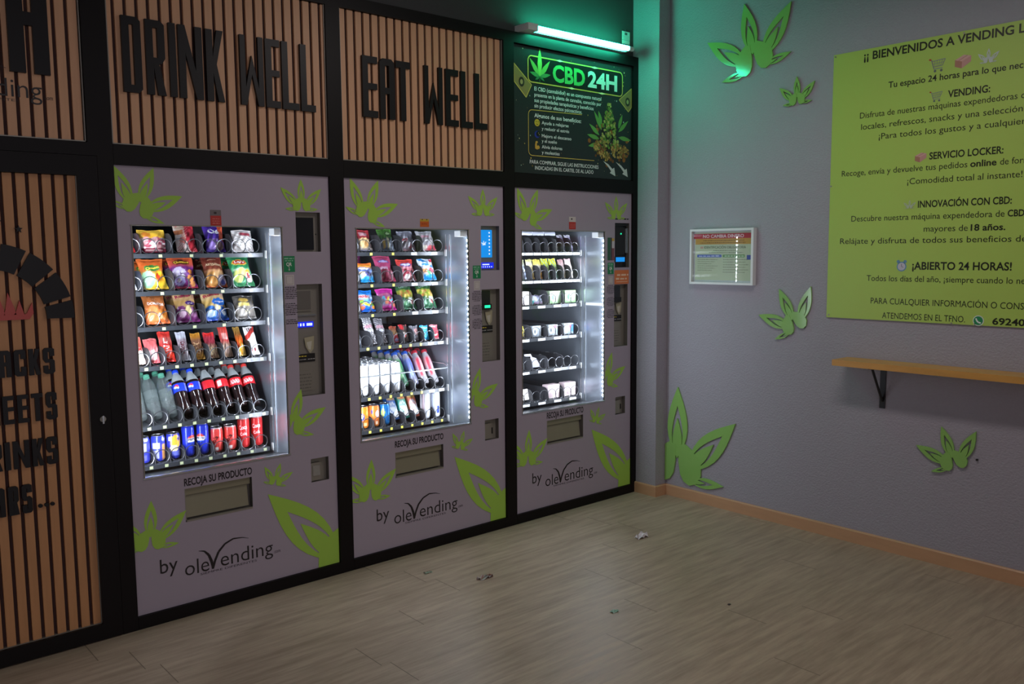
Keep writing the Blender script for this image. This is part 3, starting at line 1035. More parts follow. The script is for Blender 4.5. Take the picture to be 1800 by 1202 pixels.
    # stickers
    sx0, sx1 = (xR - 0.228, xR - 0.174) if k == 0 else (xR - 0.204, xR - 0.153)
    g0, g1 = (1.389, 1.457) if k == 0 else (1.334, 1.400)
    pm = MB()
    pm.rect(sx0, g0, sx1, g1, Pl, 0.0012, M_print, srgb(30, 135, 85))
    text(pm, 'QR', (sx0 + sx1) / 2, g0 + 0.026, 0.015, Pl, 0.0016, M_print, srgb(235, 235, 230), width=0.026, align='c', bold=0.03)
    scribble(pm, sx0 + 0.005, sx1 - 0.004, g0 + 0.055, 0.007, Pl, 0.0016, M_print, srgb(150, 200, 170), 6)
    scribble(pm, sx0 + 0.008, sx1 - 0.008, g0 + 0.046, 0.006, Pl, 0.0016, M_print, srgb(150, 200, 170), 7)
    u = (sx0 + sx1) / 2
    pm.rect(u - 0.0012, g0 + 0.008, u + 0.0012, g0 + 0.021, Pl, 0.0016, M_print, srgb(235, 235, 230))
    pm.flat([(u - 0.005, g0 + 0.011), (u, g0 + 0.005), (u + 0.005, g0 + 0.011)], Pl, 0.0016, M_print, srgb(235, 235, 230))
    pm.build('green_sticker', t)
    pm = MB()
    pm.rect(sx0 + 0.006, g0 - 0.058, sx1 - 0.006, g0 - 0.012, Pl, 0.0012, M_print, srgb(205, 198, 195))
    pm.rect(sx0 + 0.011, g0 - 0.053, sx1 - 0.011, g0 - 0.017, Pl, 0.0016, M_print, srgb(165, 155, 155))
    pm.rect(sx0 + 0.013, g0 - 0.051, sx1 - 0.013, g0 - 0.019, Pl, 0.0018, M_print, srgb(205, 198, 195))
    pm.build('white_sticker', t)
    pm = MB()
    z = g0 - 0.068
    i = 0
    while z > g0 - (0.225 if k == 0 else 0.27):
        if i % 9 not in (7, 8):
            ins = 0.010 if i % 9 in (0, 6) else 0.0
            scribble(pm, sx0 - 0.006 + ins, sx1 + 0.006 - ins, z, 0.0042, Pl, 0.0006, M_dark_print, seed=i + 60, word=(0.5, 2.2))
        z -= 0.0078
        i += 1
    pm.build('instructions_print', t)
    # sticker over the window
    pm = MB()
    if k == 1:
        a, b, c, d = xR - 0.522, xR - 0.470, 1.590, 1.628
        pm.rect(a, c, b, c + 0.026, Pl, 0.0012, M_print, srgb(205, 100, 40))
        pm.rect(a, c + 0.026, b, d, Pl, 0.0012, M_print, srgb(200, 165, 60))
        pm.rect(a + 0.010, d - 0.006, a + 0.016, d - 0.001, Pl, 0.0016, M_print, srgb(60, 40, 25))
        pm.rect(b - 0.016, d - 0.006, b - 0.010, d - 0.001, Pl, 0.0016, M_print, srgb(60, 40, 25))
        scribble(pm, a + 0.008, b - 0.006, c + 0.012, 0.006, Pl, 0.0016, M_print, srgb(170, 60, 30), 9)
        pm.build('orange_sticker', t)
    else:
        a, b, c, d = (xR - 0.537, xR - 0.492, 1.582, 1.645) if k == 0 else (xR - 0.518, xR - 0.466, 1.590, 1.658)
        pm.rect(a, c, b, c + 0.040, Pl, 0.0012, M_print, srgb(190, 50, 45))
        pm.rect(a, c + 0.040, b, d, Pl, 0.0012, M_print, srgb(120, 110, 112) if k == 0 else srgb(215, 205, 200))
        pm.rect(a + 0.015, d - 0.016, a + 0.026, d - 0.008, Pl, 0.0016, M_print, srgb(50, 40, 42))
        for i in range(3):
            scribble(pm, a + 0.008, b - 0.006, c + 0.008 + i * 0.009, 0.004, Pl, 0.0016, M_print, srgb(220, 130, 120), 20 + i)
        pm.build('red_sticker', t)
    if k == 2:
        pm = MB()
        a, b, c, d = xR - 0.146, xR - 0.020, 1.274, 1.356
        pm.rect(a, c, b, d, Pl, 0.0012, M_print, srgb(225, 125, 70))
        scribble(pm, a + 0.022, b - 0.006, d - 0.034, 0.014, Pl, 0.0016, M_print, srgb(245, 205, 175), 11)
        scribble(pm, a + 0.012, b - 0.008, d - 0.056, 0.014, Pl, 0.0016, M_print, srgb(245, 205, 175), 12)
        pm.rect(a + 0.016, c + 0.012, b - 0.012, c + 0.015, Pl, 0.0016, M_print, srgb(245, 205, 175))
        pm.build('orange_sticker', t)
        pm = MB()
        a, b, c, d = xR - 0.206, xR - 0.148, 1.414, 1.545
        pm.rect(a, c, a + 0.026, d, Pl, 0.0012, M_print, srgb(50, 100, 75))
        pm.rect(a + 0.028, c, a + 0.036, d, Pl, 0.0012, M_print, srgb(45, 45, 48))
        pm.rect(a + 0.037, c + 0.07, b, d - 0.02, Pl, 0.0012, M_print, srgb(205, 200, 205))
        pm.rect(a + 0.037, d - 0.02, b, d - 0.004, Pl, 0.0012, M_print, srgb(205, 170, 80))
        pm.rect(a + 0.037, c, b, c + 0.07, Pl, 0.0012, M_print, srgb(135, 85, 90))
        pm.build('advert_sticker', t)
        pm = MB()
        scribble(pm, xR - 0.140, xR - 0.020, 1.650, 0.010, Pl, 0.0006, M_dark_print, seed=77)
        pm.build('instructions_print', t)
    if k == 1:   # chrome bar across the drink tray
        pm = MB()
        pm.tube([(cx0 + 0.02, YT - 0.012, 0.868), (1.652, YT - 0.012, 0.868), (1.666, YT - 0.005, 0.872), (1.670, YT + 0.03, 0.885), (1.670, YT + 0.30, 0.885)], 0.0035, M_silver, n=8)
        pm.build('guard_rail', t)
    return t

VM = [vending_machine(0, 0.000, 0.898, 0.056, (0.735, 0.852, 1.475, 1.645), (0.729, 0.851, 0.842, 1.334), (0.770, 0.858, 0.450, 0.556), (0.538, 0.031, 0.388, 0.526)),
      vending_machine(1, 0.970, 1.906, 1.033, (1.758, 1.879, 1.374, 1.600), (1.758, 1.878, 0.904, 1.277), (1.770, 1.863, 0.490, 0.597), (0.540, 0.031, 0.390, 0.514)),
      vending_machine(2, 1.981, 2.903, 2.034, (2.761, 2.886, 1.371, 1.630), (2.756, 2.874, 0.905, 1.272), (2.770, 2.856, 0.497, 0.602), (0.548, 0.034, 0.398, 0.535))]

# ================================================================== goods in the machines
ROWN = ['top tray', 'second tray', 'third tray', 'fourth tray', 'fifth tray', 'bottom tray']
MACH = ['left', 'middle', 'right']
GROUPS = ['goods in the left vending machine', 'goods in the middle vending machine', 'goods in the right vending machine']
def c8(h):
    return srgb(int(h[0:2], 16), int(h[2:4], 16), int(h[4:6], 16))

def make_paint(layers):
    L_ = []
    for l in layers:
        l = list(l)
        if l[0] == 'g':
            l[1] = [(v, c8(c)) for v, c in l[1]]
        elif l[0] == 'n':          # scattered food pieces: colours, seed, count, u0, v0, u1, v1, radius
            r = random.Random(l[2])
            cs = [c8(c) for c in l[1]]
            for _ in range(l[3]):
                L_.append(['e', r.uniform(l[4], l[6]), r.uniform(l[5], l[7]), l[8] * r.uniform(0.7, 1.3), l[8] * r.uniform(0.5, 0.9), r.choice(cs)])
            continue
        else:
            l[-1] = c8(l[-1])
        L_.append(l)
    def f(u, v):
        col = (1, 1, 1)
        for l in L_:
            k = l[0]
            if k == 'g':
                st = l[1]
                col = st[0][1]
                for (v0, a), (v1, b) in zip(st, st[1:]):
                    if v >= v1:
                        col = b
                    elif v >= v0:
                        t = (v - v0) / max(1e-6, v1 - v0)
                        col = tuple(a[i] + (b[i] - a[i]) * t for i in range(3))
                        break
            elif k == 'e':
                if ((u - l[1]) / l[3]) ** 2 + ((v - l[2]) / l[4]) ** 2 < 1:
                    col = l[5]
            elif k == 'r':
                if l[1] <= u <= l[3] and l[2] <= v <= l[4]:
                    col = l[5]
            elif k == 'd':         # all above the slanting line v = a + b u
                if v > l[1] + l[2] * u:
                    col = l[3]
            elif k == 's':         # slanted stripes: period, share, slope
                if ((v + l[3] * u) / l[1]) % 1.0 < l[2]:
                    col = l[4]
        return col
    return f

def bag_mesh(w, h, t, layers, texts=(), seed=0, mat_=None, nu=26, nv=34, seal=0.06, taper=0.10):
    r = random.Random(seed)
    ph = [r.uniform(0, 6.28) for _ in range(6)]
    paint = make_paint(layers)
    def surf(u, v, side=-1):
        pu = max(0.0, math.sin(PI * u)) ** 0.55
        vv = min(1, max(0, (v - seal) / (1 - 2 * seal)))
        pv = max(0.0, math.sin(PI * vv)) ** 0.5 * (1.15 - 0.4 * vv)
        ww = w * (1 - taper * math.sin(PI * vv) + 0.03 * math.sin(5 * v + ph[0]))
        x = (u - 0.5) * ww
        y = side * t * 0.5 * pu * pv
        y += 0.0022 * math.sin(13 * u + 9 * v + ph[1]) * pv + 0.0016 * math.sin(23 * u - 17 * v + ph[2]) * (0.3 + pv)
        if v > 1 - seal or v < seal:
            y += 0.0018 * math.sin(u * 20 + ph[3])
        z = v * h + 0.002 * math.sin(7 * u + ph[4]) * v
        return (x, y, z)
    m = MB()
    mm = mat_ or M_film
    vs, cs = [], []
    for j in range(nv + 1):
        for i in range(nu + 1):
            u, v = i / nu, j / nv
            vs.append(surf(u, v))
            cs.append(paint(u, v))
    fs = []
    for j in range(nv):
        for i in range(nu):
            a = j * (nu + 1) + i
            fs.append((a, a + 1, a + nu + 2, a + nu + 1))
    m.add(vs, fs, mm, cs)
    vs, cs, fs = [], [], []
    bu, bv = 8, 10
    for j in range(bv + 1):
        for i in range(bu + 1):
            vs.append(surf(i / bu, j / bv, 1))
            cs.append(paint(0.5, j / bv))
    for j in range(bv):
        for i in range(bu):
            a = j * (bu + 1) + i
            fs.append((a + 1, a, a + bu + 1, a + bu + 2))
    m.add(vs, fs, mm, cs)
    for tx in texts:      # (words, cu, cv, cap as share of h, colour, width share, rotation deg)
        s, cu, cv, cap, colr, wd, rot = (list(tx) + [0])[:7]
        def P(a, b, d, cu=cu, cv=cv):
            u = min(0.97, max(0.03, cu + a / w))
            v = min(0.99, max(0.01, cv + b / h))
            x, y, z = surf(u, v)
            return (x, y - d, z)
        text(m, s, 0, 0, cap * h, P, 0.0012, mm, c8(colr), width=wd * (w if abs(rot) < 45 else h), align='c', rot=math.radians(rot), bold=0.03)
    return m

def put(root_or_obj, x, y, z, lean=0.0, turn=0.0):
    root_or_obj.location = (x, y, z)
    root_or_obj.rotation_euler = (-math.radians(lean), 0, math.radians(turn))
    return root_or_obj

def true_x(x, y):       # lane positions were measured on the tray fronts
    return x + (y - YT) * (x + 1.0335) / 3.638

def fit_x(k, r, x, y, w):
    """centre of a product between its lane's dividers"""
    c = true_x(x, y)
    e = LANES[k, r]
    for lo, hi in zip(e, e[1:]):
        if lo <= x + 0.006 < hi:
            a, b = lo + w / 2 + 0.0035, hi - w / 2 - 0.0035
            return (lo + hi) / 2 if a > b else min(max(c, a), b)
    return c

def short(d):
    return ' '.join(d.split()[:5])

def goods_label(desc, k, r):
    return '%s, %s of the %s machine' % (desc, ROWN[r], MACH[k])

def bag(k, r, desc, x, w, h, layers, texts=(), t=0.042, lean=28, turn=0, y=None, name='snack_bag', cat='snack bag', seed=None, seal=0.06, behind=None, taper=0.10, mat_=None):
    y = YT + 0.037 + t * 0.55 if y is None else y
    me = bag_mesh(w, h, t, layers, texts, seed if seed is not None else int(x * 1000) + r, mat_=mat_, seal=seal, taper=taper)
    o = me.build(name, smooth=True)
    z = (LIP3 if k == 2 else LIP)[r] + 0.0062
    w = 2 * max(abs(v.co.x) for v in o.data.vertices)
    def lift(a):
        a = math.radians(a)
        return -min(v.co.z * math.cos(a) - v.co.y * math.sin(a) for v in o.data.vertices)
    put(o, fit_x(k, r, x, y, w), y, z + lift(lean), lean, turn)
    tag(o, goods_label(desc, k, r), cat, GROUPS[k])
    if behind:
        o2 = o.copy()
        COL.objects.link(o2)
        put(o2, fit_x(k, r, x + behind[0], y, w), y + behind[1], z + lift(lean + 7), lean + 7, turn)
        o2['label'] = goods_label('%s, rear one' % short(desc), k, r)
    return o

def boxed(k, r, desc, x, w, h, d, layers, texts=(), y=None, lean=0, turn=0, name='carton', cat='box', n=18, z_=0.0):
    y = YT + 0.03 if y is None else y
    paint = make_paint(layers)
    m = MB()
    vs, cs, fs = [], [], []
    for j in range(n + 1):
        for i in range(n + 1):
            vs.append(((i / n - 0.5) * w, 0, j / n * h))
            cs.append(paint(i / n, j / n))
    for j in range(n):
        for i in range(n):
            a = j * (n + 1) + i
            fs.append((a, a + 1, a + n + 2, a + n + 1))
    m.add(vs, fs, M_print, cs)
    side = paint(0.02, 0.5)
    a, b = -w / 2, w / 2
    m.add([(a, 0, 0), (b, 0, 0), (b, d, 0), (a, d, 0), (a, 0, h), (b, 0, h), (b, d, h), (a, d, h)], [(3, 2, 1, 0), (4, 5, 6, 7), (1, 2, 6, 5), (2, 3, 7, 6), (3, 0, 4, 7)], M_print, side)
    for tx in texts:
        s, cu, cv, cap, colr, wd, rot = (list(tx) + [0])[:7]
        text(m, s, (cu - 0.5) * w, cv * h, cap * h, lambda u, v, dd: (u, -dd, v), 0.0008, M_print, c8(colr), width=wd * (w if abs(rot) < 45 else h), align='c', rot=math.radians(rot), bold=0.02)
    o = m.build(name)
    put(o, fit_x(k, r, x, y, w), y, (LIP3 if k == 2 else LIP)[r] + 0.0045 + z_, lean, turn)
    return tag(o, goods_label(desc, k, r), cat, GROUPS[k])

# ---- left machine -------------------------------------------------
bag(0, 0, 'red snack bag cut off by the left window edge', 0.098, 0.100, 0.112, [('g', [(0, 'a82026'), (0.5, 'd8303a'), (1, 'c03036')]), ('e', 0.75, 0.35, 0.3, 0.2, 'f0a0a0'), ('r', 0.4, 0.62, 1, 0.7, 'f4e8e8')], t=0.036, lean=22)
bag(0, 0, 'squarish yellow, white and maroon cake packet', 0.222, 0.112, 0.094, [('g', [(0, '7c2038'), (0.16, '8c2840'), (0.17, 'e8c8cc'), (0.6, 'f0d0cc'), (0.62, 'f6b830'), (1, 'f4c848')]), ('n', ['b05060', 'fbeeee', 'd8a0a0', 'a04858'], 3, 16, 0.1, 0.2, 0.9, 0.6, 0.11), ('e', 0.3, 0.78, 0.16, 0.12, 'e08830'), ('r', 0.2, 0.05, 0.85, 0.1, 'e0b0b0')], t=0.05, lean=14, seal=0.03, name='cake_packet', cat='snack pack', taper=0.02)
bag(0, 0, 'tilted white and red wedge-shaped snack bag', 0.350, 0.088, 0.122, [('g', [(0, 'f2d8d0'), (1, 'f0e2dc')]), ('d', 0.95, -1.15, 'e6c8b0'), ('e', 0.9, 0.55, 0.42, 0.62, 'c83240'), ('e', 0.32, 0.4, 0.17, 0.12, 'd88870'), ('r', 0.0, 0.62, 0.4, 0.8, 'c87850'), ('s', 0.09, 0.12, 1.6, 'e87880')], t=0.036, lean=24, turn=0)
bag(0, 0, 'purple bag with white lettering and orange side', 0.462, 0.088, 0.122, [('g', [(0, '4a2a90'), (0.5, '5834a8'), (1, '5030a0')]), ('r', 0.72, 0.35, 1, 1, 'd85838'), ('e', 0.5, 0.28, 0.5, 0.17, '8868b0'), ('e', 0.3, 0.2, 0.22, 0.14, 'b08ce0'), ('e', 0.68, 0.2, 0.24, 0.15, '907070')], [('Qé', 0.45, 0.66, 0.16, 'f4f0fa', 0.56)], lean=20, t=0.038)
bag(0, 0, 'white pack of chocolate-striped pastries', 0.592, 0.094, 0.098, [('g', [(0, 'f6ece8'), (1, 'f8f0ec')]), ('r', 0.32, 0.68, 0.9, 0.90, 'c8a0a0'), ('r', 0.36, 0.72, 0.86, 0.84, 'b04a58'), ('e', 0.25, 0.42, 0.2, 0.17, 'fffaf4'), ('e', 0.75, 0.42, 0.2, 0.17, 'fffaf4'), ('e', 0.5, 0.2, 0.3, 0.15, 'fffaf4'), ('s', 0.17, 0.16, 0.8, '8a6450'), ('r', 0, 0, 1, 0.08, 'f4eae6'), ('r', 0, 0.62, 1, 0.67, 'f8f0ec'), ('r', 0.36, 0.72, 0.86, 0.84, 'b84a58'), ('r', 0, 0.86, 1, 1, 'f6eeea')], lean=14, t=0.046, seal=0.04, name='pastry_pack', cat='snack pack', taper=0.03)
bag(0, 1, 'white and blue snack bag at window edge', 0.098, 0.100, 0.135, [('g', [(0, 'd8dce8'), (0.4, 'e8ecf4'), (1, 'f0f0f4')]), ('e', 0.8, 0.55, 0.25, 0.15, '3a4a90'), ('e', 0.85, 0.3, 0.2, 0.1, 'b0b8d0')], lean=24)
bag(0, 1, 'orange, green and yellow snack bag', 0.217, 0.106, 0.140, [('g', [(0, 'c89a30'), (0.1, 'd8b838'), (0.4, 'a8c070'), (0.55, 'c87838'), (0.75, 'e0682c'), (1, 'd86a34')]), ('e', 0.25, 0.3, 0.28, 0.26, 'a8dcb0'), ('e', 0.74, 0.32, 0.24, 0.24, 'f0c030'), ('e', 0.66, 0.34, 0.09, 0.14, 'e04828'), ('e', 0.84, 0.34, 0.06, 0.12, 'e89828'), ('e', 0.5, 0.66, 0.34, 0.11, '3c7a38'), ('d', 1.0, 0.2, 'e07838')], [('Cheetos', 0.52, 0.62, 0.085, 'f4dc50', 0.6, 8)], behind=(0.004, 0.09, 0))
bag(0, 1, 'purple and orange snack bag with gold lettering', 0.340, 0.108, 0.148, [('g', [(0, 'c04048'), (0.08, '7a2c70'), (0.62, '6e2a74'), (0.74, 'c05040'), (1, 'd86030')]), ('e', 0.32, 0.44, 0.26, 0.2, 'd8c8e8'), ('e', 0.28, 0.22, 0.22, 0.16, 'b0a8e0'), ('e', 0.78, 0.48, 0.1, 0.08, 'f09040'), ('e', 0.74, 0.28, 0.13, 0.1, 'f8a050'), ('e', 0.8, 0.13, 0.11, 0.08, 'f0a060'), ('n', ['f4eaf4', '9a60b0', '503070'], 5, 9, 0.1, 0.15, 0.6, 0.5, 0.07), ('e', 0.5, 0.8, 0.34, 0.085, '5a3018')], [('Cheetos', 0.5, 0.77, 0.07, 'f0c840', 0.6, 4)], behind=(0.0, 0.09, 0))
bag(0, 1, 'brown crisps bag with pale lettering', 0.467, 0.092, 0.148, [('g', [(0, 'a84028'), (0.1, 'b86838'), (0.5, 'd8a070'), (0.56, '7c3a28'), (1, '6a2c24')]), ('e', 0.3, 0.24, 0.3, 0.22, 'd89850'), ('e', 0.66, 0.36, 0.26, 0.14, 'e8b880'), ('e', 0.76, 0.2, 0.22, 0.16, 'b8a8c0'), ('e', 0.8, 0.14, 0.12, 0.08, '5a60b0'), ('r', 0.3, 0.86, 0.72, 0.89, 'c89878')], [('ARTESANAS', 0.5, 0.66, 0.085, 'e8c8a0', 0.8, -4)], behind=(0.0, 0.09, 0))
bag(0, 1, 'green crisps bag with red oval badge', 0.591, 0.104, 0.149, [('g', [(0, '387c50'), (0.2, '3a8a58'), (0.55, '60a878'), (0.6, '2e8450'), (1, '3c8c5c')]), ('e', 0.5, 0.50, 0.42, 0.06, 'b8d8b8'), ('e', 0.3, 0.3, 0.22, 0.2, 'c8d070'), ('e', 0.5, 0.42, 0.2, 0.14, 'f0e088'), ('e', 0.8, 0.46, 0.12, 0.07, 'd8b840'), ('e', 0.78, 0.26, 0.17, 0.16, 'e8d0c8'), ('e', 0.74, 0.30, 0.08, 0.09, 'c83838'), ('e', 0.5, 0.76, 0.36, 0.1, 'e8c040'), ('e', 0.5, 0.765, 0.32, 0.078, 'c03038')], [("Lay's", 0.5, 0.735, 0.075, 'fdf4e8', 0.46)], behind=(0.0, 0.09, 0))
bag(0, 2, 'crumpled orange snack bag with white zigzag lettering', 0.213, 0.096, 0.140, [('g', [(0, 'd86838'), (0.3, 'e07838'), (0.6, 'b86a38'), (1, 'b06838')]), ('e', 0.32, 0.3, 0.26, 0.26, 'f08850'), ('e', 0.78, 0.28, 0.16, 0.16, 'c07028'), ('e', 0.6, 0.2, 0.1, 0.08, 'f0b080'), ('s', 0.5, 0.03, 0.5, 'e8a880')], [('DORITOS', 0.5, 0.58, 0.085, 'f0e4dc', 0.74, -6)], lean=30)
bag(0, 2, 'purple and gold ridged crisps bag', 0.341, 0.098, 0.144, [('g', [(0, '6a2860'), (0.12, '7a3470'), (0.48, 'c8a068'), (0.66, 'c49858'), (0.7, 'c8a070'), (1, '84346c')]), ('e', 0.24, 0.3, 0.26, 0.2, '843a78'), ('e', 0.26, 0.26, 0.16, 0.12, 'e0b8d0'), ('e', 0.76, 0.3, 0.2, 0.16, 'a8709c'), ('e', 0.55, 0.36, 0.13, 0.13, 'f0dc98'), ('e', 0.7, 0.58, 0.24, 0.08, '4a2470'), ('e', 0.45, 0.84, 0.42, 0.12, 'd8b078')], [('Ruffles', 0.46, 0.79, 0.10, 'b03058', 0.72, 10), ('Jamón', 0.7, 0.56, 0.04, 'e8dcf0', 0.3, 8)], behind=(0.006, 0.085, 0))
bag(0, 2, 'blue and gold ridged crisps bag', 0.470, 0.106, 0.144, [('g', [(0, '2838a0'), (0.06, '2a5cb0'), (0.4, 'd8b870'), (0.6, 'd0a860'), (0.7, 'd8b880'), (1, '7a4878')]), ('e', 0.28, 0.26, 0.28, 0.2, '2a68b8'), ('e', 0.24, 0.22, 0.16, 0.12, 'c8dcf0'), ('e', 0.8, 0.26, 0.2, 0.18, '2a60b0'), ('e', 0.82, 0.22, 0.1, 0.08, 'e0ecf8'), ('e', 0.58, 0.4, 0.14, 0.1, 'f4e4b0'), ('e', 0.7, 0.58, 0.32, 0.13, '2868c0'), ('e', 0.45, 0.84, 0.42, 0.12, 'dcb880')], [('Ruffles', 0.46, 0.79, 0.10, 'b03048', 0.72, 10), ('Original', 0.7, 0.56, 0.05, 'f0f4fc', 0.4, 6)], behind=(0.0, 0.085, 0))
bag(0, 2, 'dark grey nuts pouch with yellow label', 0.596, 0.096, 0.110, [('g', [(0, '6a6460'), (0.5, '8a8074'), (0.6, '5a5450'), (1, '4c4844')]), ('r', 0.18, 0.52, 0.72, 0.66, 'd8c070'), ('e', 0.45, 0.78, 0.25, 0.09, 'b89848'), ('e', 0.3, 0.25, 0.25, 0.16, 'a8a098'), ('r', 0.45, 0.2, 0.65, 0.32, 'c0b490')], lean=22, name='nut_pouch')
# narrow fourth tray
bag(0, 3, 'red and white chocolate bar at the left window edge', 0.118, 0.045, 0.125, [('g', [(0, 'e8c0b0'), (0.4, 'f4e4dc'), (0.6, 'd85048'), (1, 'e07868')]), ('e', 0.5, 0.26, 0.4, 0.12, 'f8f0ec'), ('e', 0.5, 0.5, 0.4, 0.05, 'b03030')], t=0.026, name='chocolate_bar', cat='chocolate bar', taper=0.03)
bag(0, 3, 'pink wrapped sweet packet with round print', 0.190, 0.054, 0.112, [('g', [(0, 'd05058'), (0.35, 'e89898'), (0.7, 'd86868'), (1, 'e07070')]), ('e', 0.5, 0.3, 0.36, 0.2, 'f0c4c4'), ('r', 0.16, 0.1, 0.28, 0.5, 'f8dcdc')], t=0.03, name='sweet_packet', cat='sweets', taper=0.03)
bag(0, 3, 'bright red wafer packet with white sideways letters', 0.252, 0.054, 0.140, [('g', [(0, 'd82820'), (0.5, 'e03828'), (0.52, 'c03030'), (0.75, 'b86058'), (0.85, 'd83830'), (1, 'e04038')]), ('e', 0.5, 0.3, 0.42, 0.22, 'f04028')], [('KIT KAT', 0.56, 0.3, 0.16, 'fdf0ec', 0.40, 82), ('KIT', 0.6, 0.66, 0.12, 'f4d8d0', 0.18, 82)], t=0.03, name='wafer_packet', cat='chocolate bar', taper=0.03)
bag(0, 3, 'silver wrapped chocolate bar with dark lettering', 0.317, 0.042, 0.135, [('g', [(0, 'c8c8d0'), (0.2, 'a89aa0'), (0.7, '988890'), (0.8, 'c8c8d4'), (1, 'd8d8e4')])], [('BUENO', 0.55, 0.42, 0.14, '6a2838', 0.42, 80)], t=0.024, name='chocolate_bar', cat='chocolate bar', taper=0.03)
bag(0, 3, 'gold and brown chocolate bar with sideways letters', 0.379, 0.044, 0.124, [('g', [(0, 'd8a038'), (0.12, 'c89038'), (0.3, '84583c'), (0.7, '7c5440'), (0.85, 'b87828'), (1, 'd89838')])], [('TWIX', 0.56, 0.38, 0.2, 'd8b080', 0.46, 80)], t=0.024, name='chocolate_bar', cat='chocolate bar', taper=0.03)
bag(0, 3, 'red-topped packet of wafers with cream biscuits', 0.437, 0.050, 0.122, [('g', [(0, 'c8a880'), (0.3, 'e0c8a0'), (0.55, '8c2834'), (0.8, 'a83040'), (0.88, 'e02c28'), (1, 'e83830')]), ('e', 0.3, 0.25, 0.28, 0.16, 'f0dcb0'), ('s', 0.2, 0.2, 0.9, '984050')], t=0.028, name='wafer_packet', cat='chocolate bar', taper=0.03)
bag(0, 3, 'slim red and beige biscuit bar', 0.500, 0.042, 0.150, [('g', [(0, 'b89880'), (0.35, 'c8a890'), (0.5, 'c04848'), (0.8, 'd85850'), (1, 'e03c30')]), ('r', 0.2, 0.55, 0.8, 0.75, 'e8a8a0'), ('e', 0.5, 0.25, 0.3, 0.14, 'd8b8a8')], t=0.024, name='biscuit_bar', cat='chocolate bar', taper=0.03)
bag(0, 3, 'narrow yellow and orange sweet bag', 0.556, 0.032, 0.145, [('g', [(0, 'e8c878'), (0.3, 'f0b040'), (0.55, 'd86828'), (0.75, '8c6030'), (1, 'b89048')]), ('n', ['f8e8b0', 'e85828', 'f0c030'], 9, 12, 0.1, 0.05, 0.9, 0.5, 0.14)], t=0.022, lean=32, name='sweet_bag', cat='sweets', taper=0.03)
bag(0, 3, 'white and red kids chocolate packet', 0.633, 0.050, 0.138, [('g', [(0, 'f4e8e4'), (1, 'f8f0ee')]), ('d', 0.48, 0.35, 'c84038'), ('d', 0.68, 0.35, 'f8f0ee'), ('e', 0.5, 0.22, 0.4, 0.18, 'ffffff'), ('e', 0.6, 0.16, 0.1, 0.06, '8a3838'), ('e', 0.3, 0.16, 0.1, 0.06, '8a3838'), ('r', 0.3, 0.82, 0.38, 0.95, '50343c'), ('r', 0.48, 0.8, 0.56, 0.95, '50343c'), ('r', 0.66, 0.83, 0.74, 0.95, '50343c')], t=0.026, name='chocolate_packet', cat='chocolate bar', taper=0.03)

# bottles -----------------------------------------------------------
def bottle(k, r, kind, desc, x, y, lean):
    b = thing('bottle', goods_label(desc, k, r), 'bottle', group=GROUPS[k])
    n = 22
    if kind == 'water':
        prof = [(0.010, 0.0), (0.026, 0.001), (0.030, 0.008)]
        z = 0.012
        while z < 0.085:
            prof += [(0.0305, z), (0.0285, z + 0.004)]
            z += 0.009
        prof += [(0.031, 0.09), (0.031, 0.135), (0.0275, 0.150), (0.030, 0.158), (0.027, 0.175), (0.020, 0.195), (0.013, 0.208), (0.012, 0.213)]
        m = MB(); m.lathe(prof, M_pet, n); m.build('bottle_body', b, smooth=True)
        m = MB(); m.lathe([(0.0313, 0.094), (0.0314, 0.132)], M_pet, n); m.build('label', b, smooth=True)
        capc = c8('5ea88c')
    else:
        body = [(0.010, 0.004), (0.020, 0.0), (0.028, 0.004), (0.0315, 0.018), (0.0315, 0.045), (0.0285, 0.072), (0.0300, 0.095), (0.0318, 0.108), (0.0318, 0.152)]
        dark = c8('1c1010')
        m = MB()
        m.lathe(body, M_liquid, n, col=dark)
        m.lathe([(0.0318, 0.152), (0.0315, 0.160), (0.030, 0.166)], M_liquid, n, col=dark)
        m.lathe([(0.030, 0.166), (0.026, 0.182), (0.019, 0.198), (0.0125, 0.212), (0.0118, 0.222)], M_pet_neck, n)
        m.build('bottle_body', b, smooth=True)
        m = MB()
        if kind == 'blue':
            def lc(a, z):
                q = ((a + 0.75) / 0.42) ** 2 + ((z - 0.132) / 0.0125) ** 2
                if q < 1:
                    s = (z - 0.132) / 0.0125 + 0.25 * math.sin((a + 0.75) * 4)
                    return c8('d83030') if s > 0.28 else (c8('2450b8') if s < -0.28 else c8('f4f4f8'))
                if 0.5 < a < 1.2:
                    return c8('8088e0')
                return c8('2038c0')
            capc = c8('1c46d0')
        else:
            def lc(a, z):
                if kind == 'red_white' and -0.95 < a < -0.35 and abs(z - 0.130) < 0.014:
                    return c8('f0dcdc')
                if kind == 'red_script' and abs(a + 0.4) < 0.8 and abs(z - 0.130) < 0.010 and math.sin(a * 16 + z * 260) > 0.1:
                    return c8('f4d8d8')
                return c8('c8222a')
            capc = c8('d83a34') if kind == 'red_script' else c8('2a2424')
        zs = [0.110 + 0.042 * i / 10 for i in range(11)]
        m.lathe([(0.0324, z) for z in zs], M_film, 40, col=lc)
        m.build('label', b, smooth=True)
    hh = 0.206 if kind == 'water' else 0.216
    m = MB()
    m.lathe([(0.0145, hh), (0.0148, hh + 0.002), (0.0148, hh + 0.013), (0.0135, hh + 0.0155), (0.0, hh + 0.0155)], M_print, 18, col=capc)
    m.build('bottle_cap', b, smooth=True)
    b.scale = (0.90, 0.90, 0.91)
    put(b, fit_x(k, r, x, y, 0.058), y, LIP[r] + 0.006 + 0.029 * math.sin(math.radians(lean)), lean)
    return b

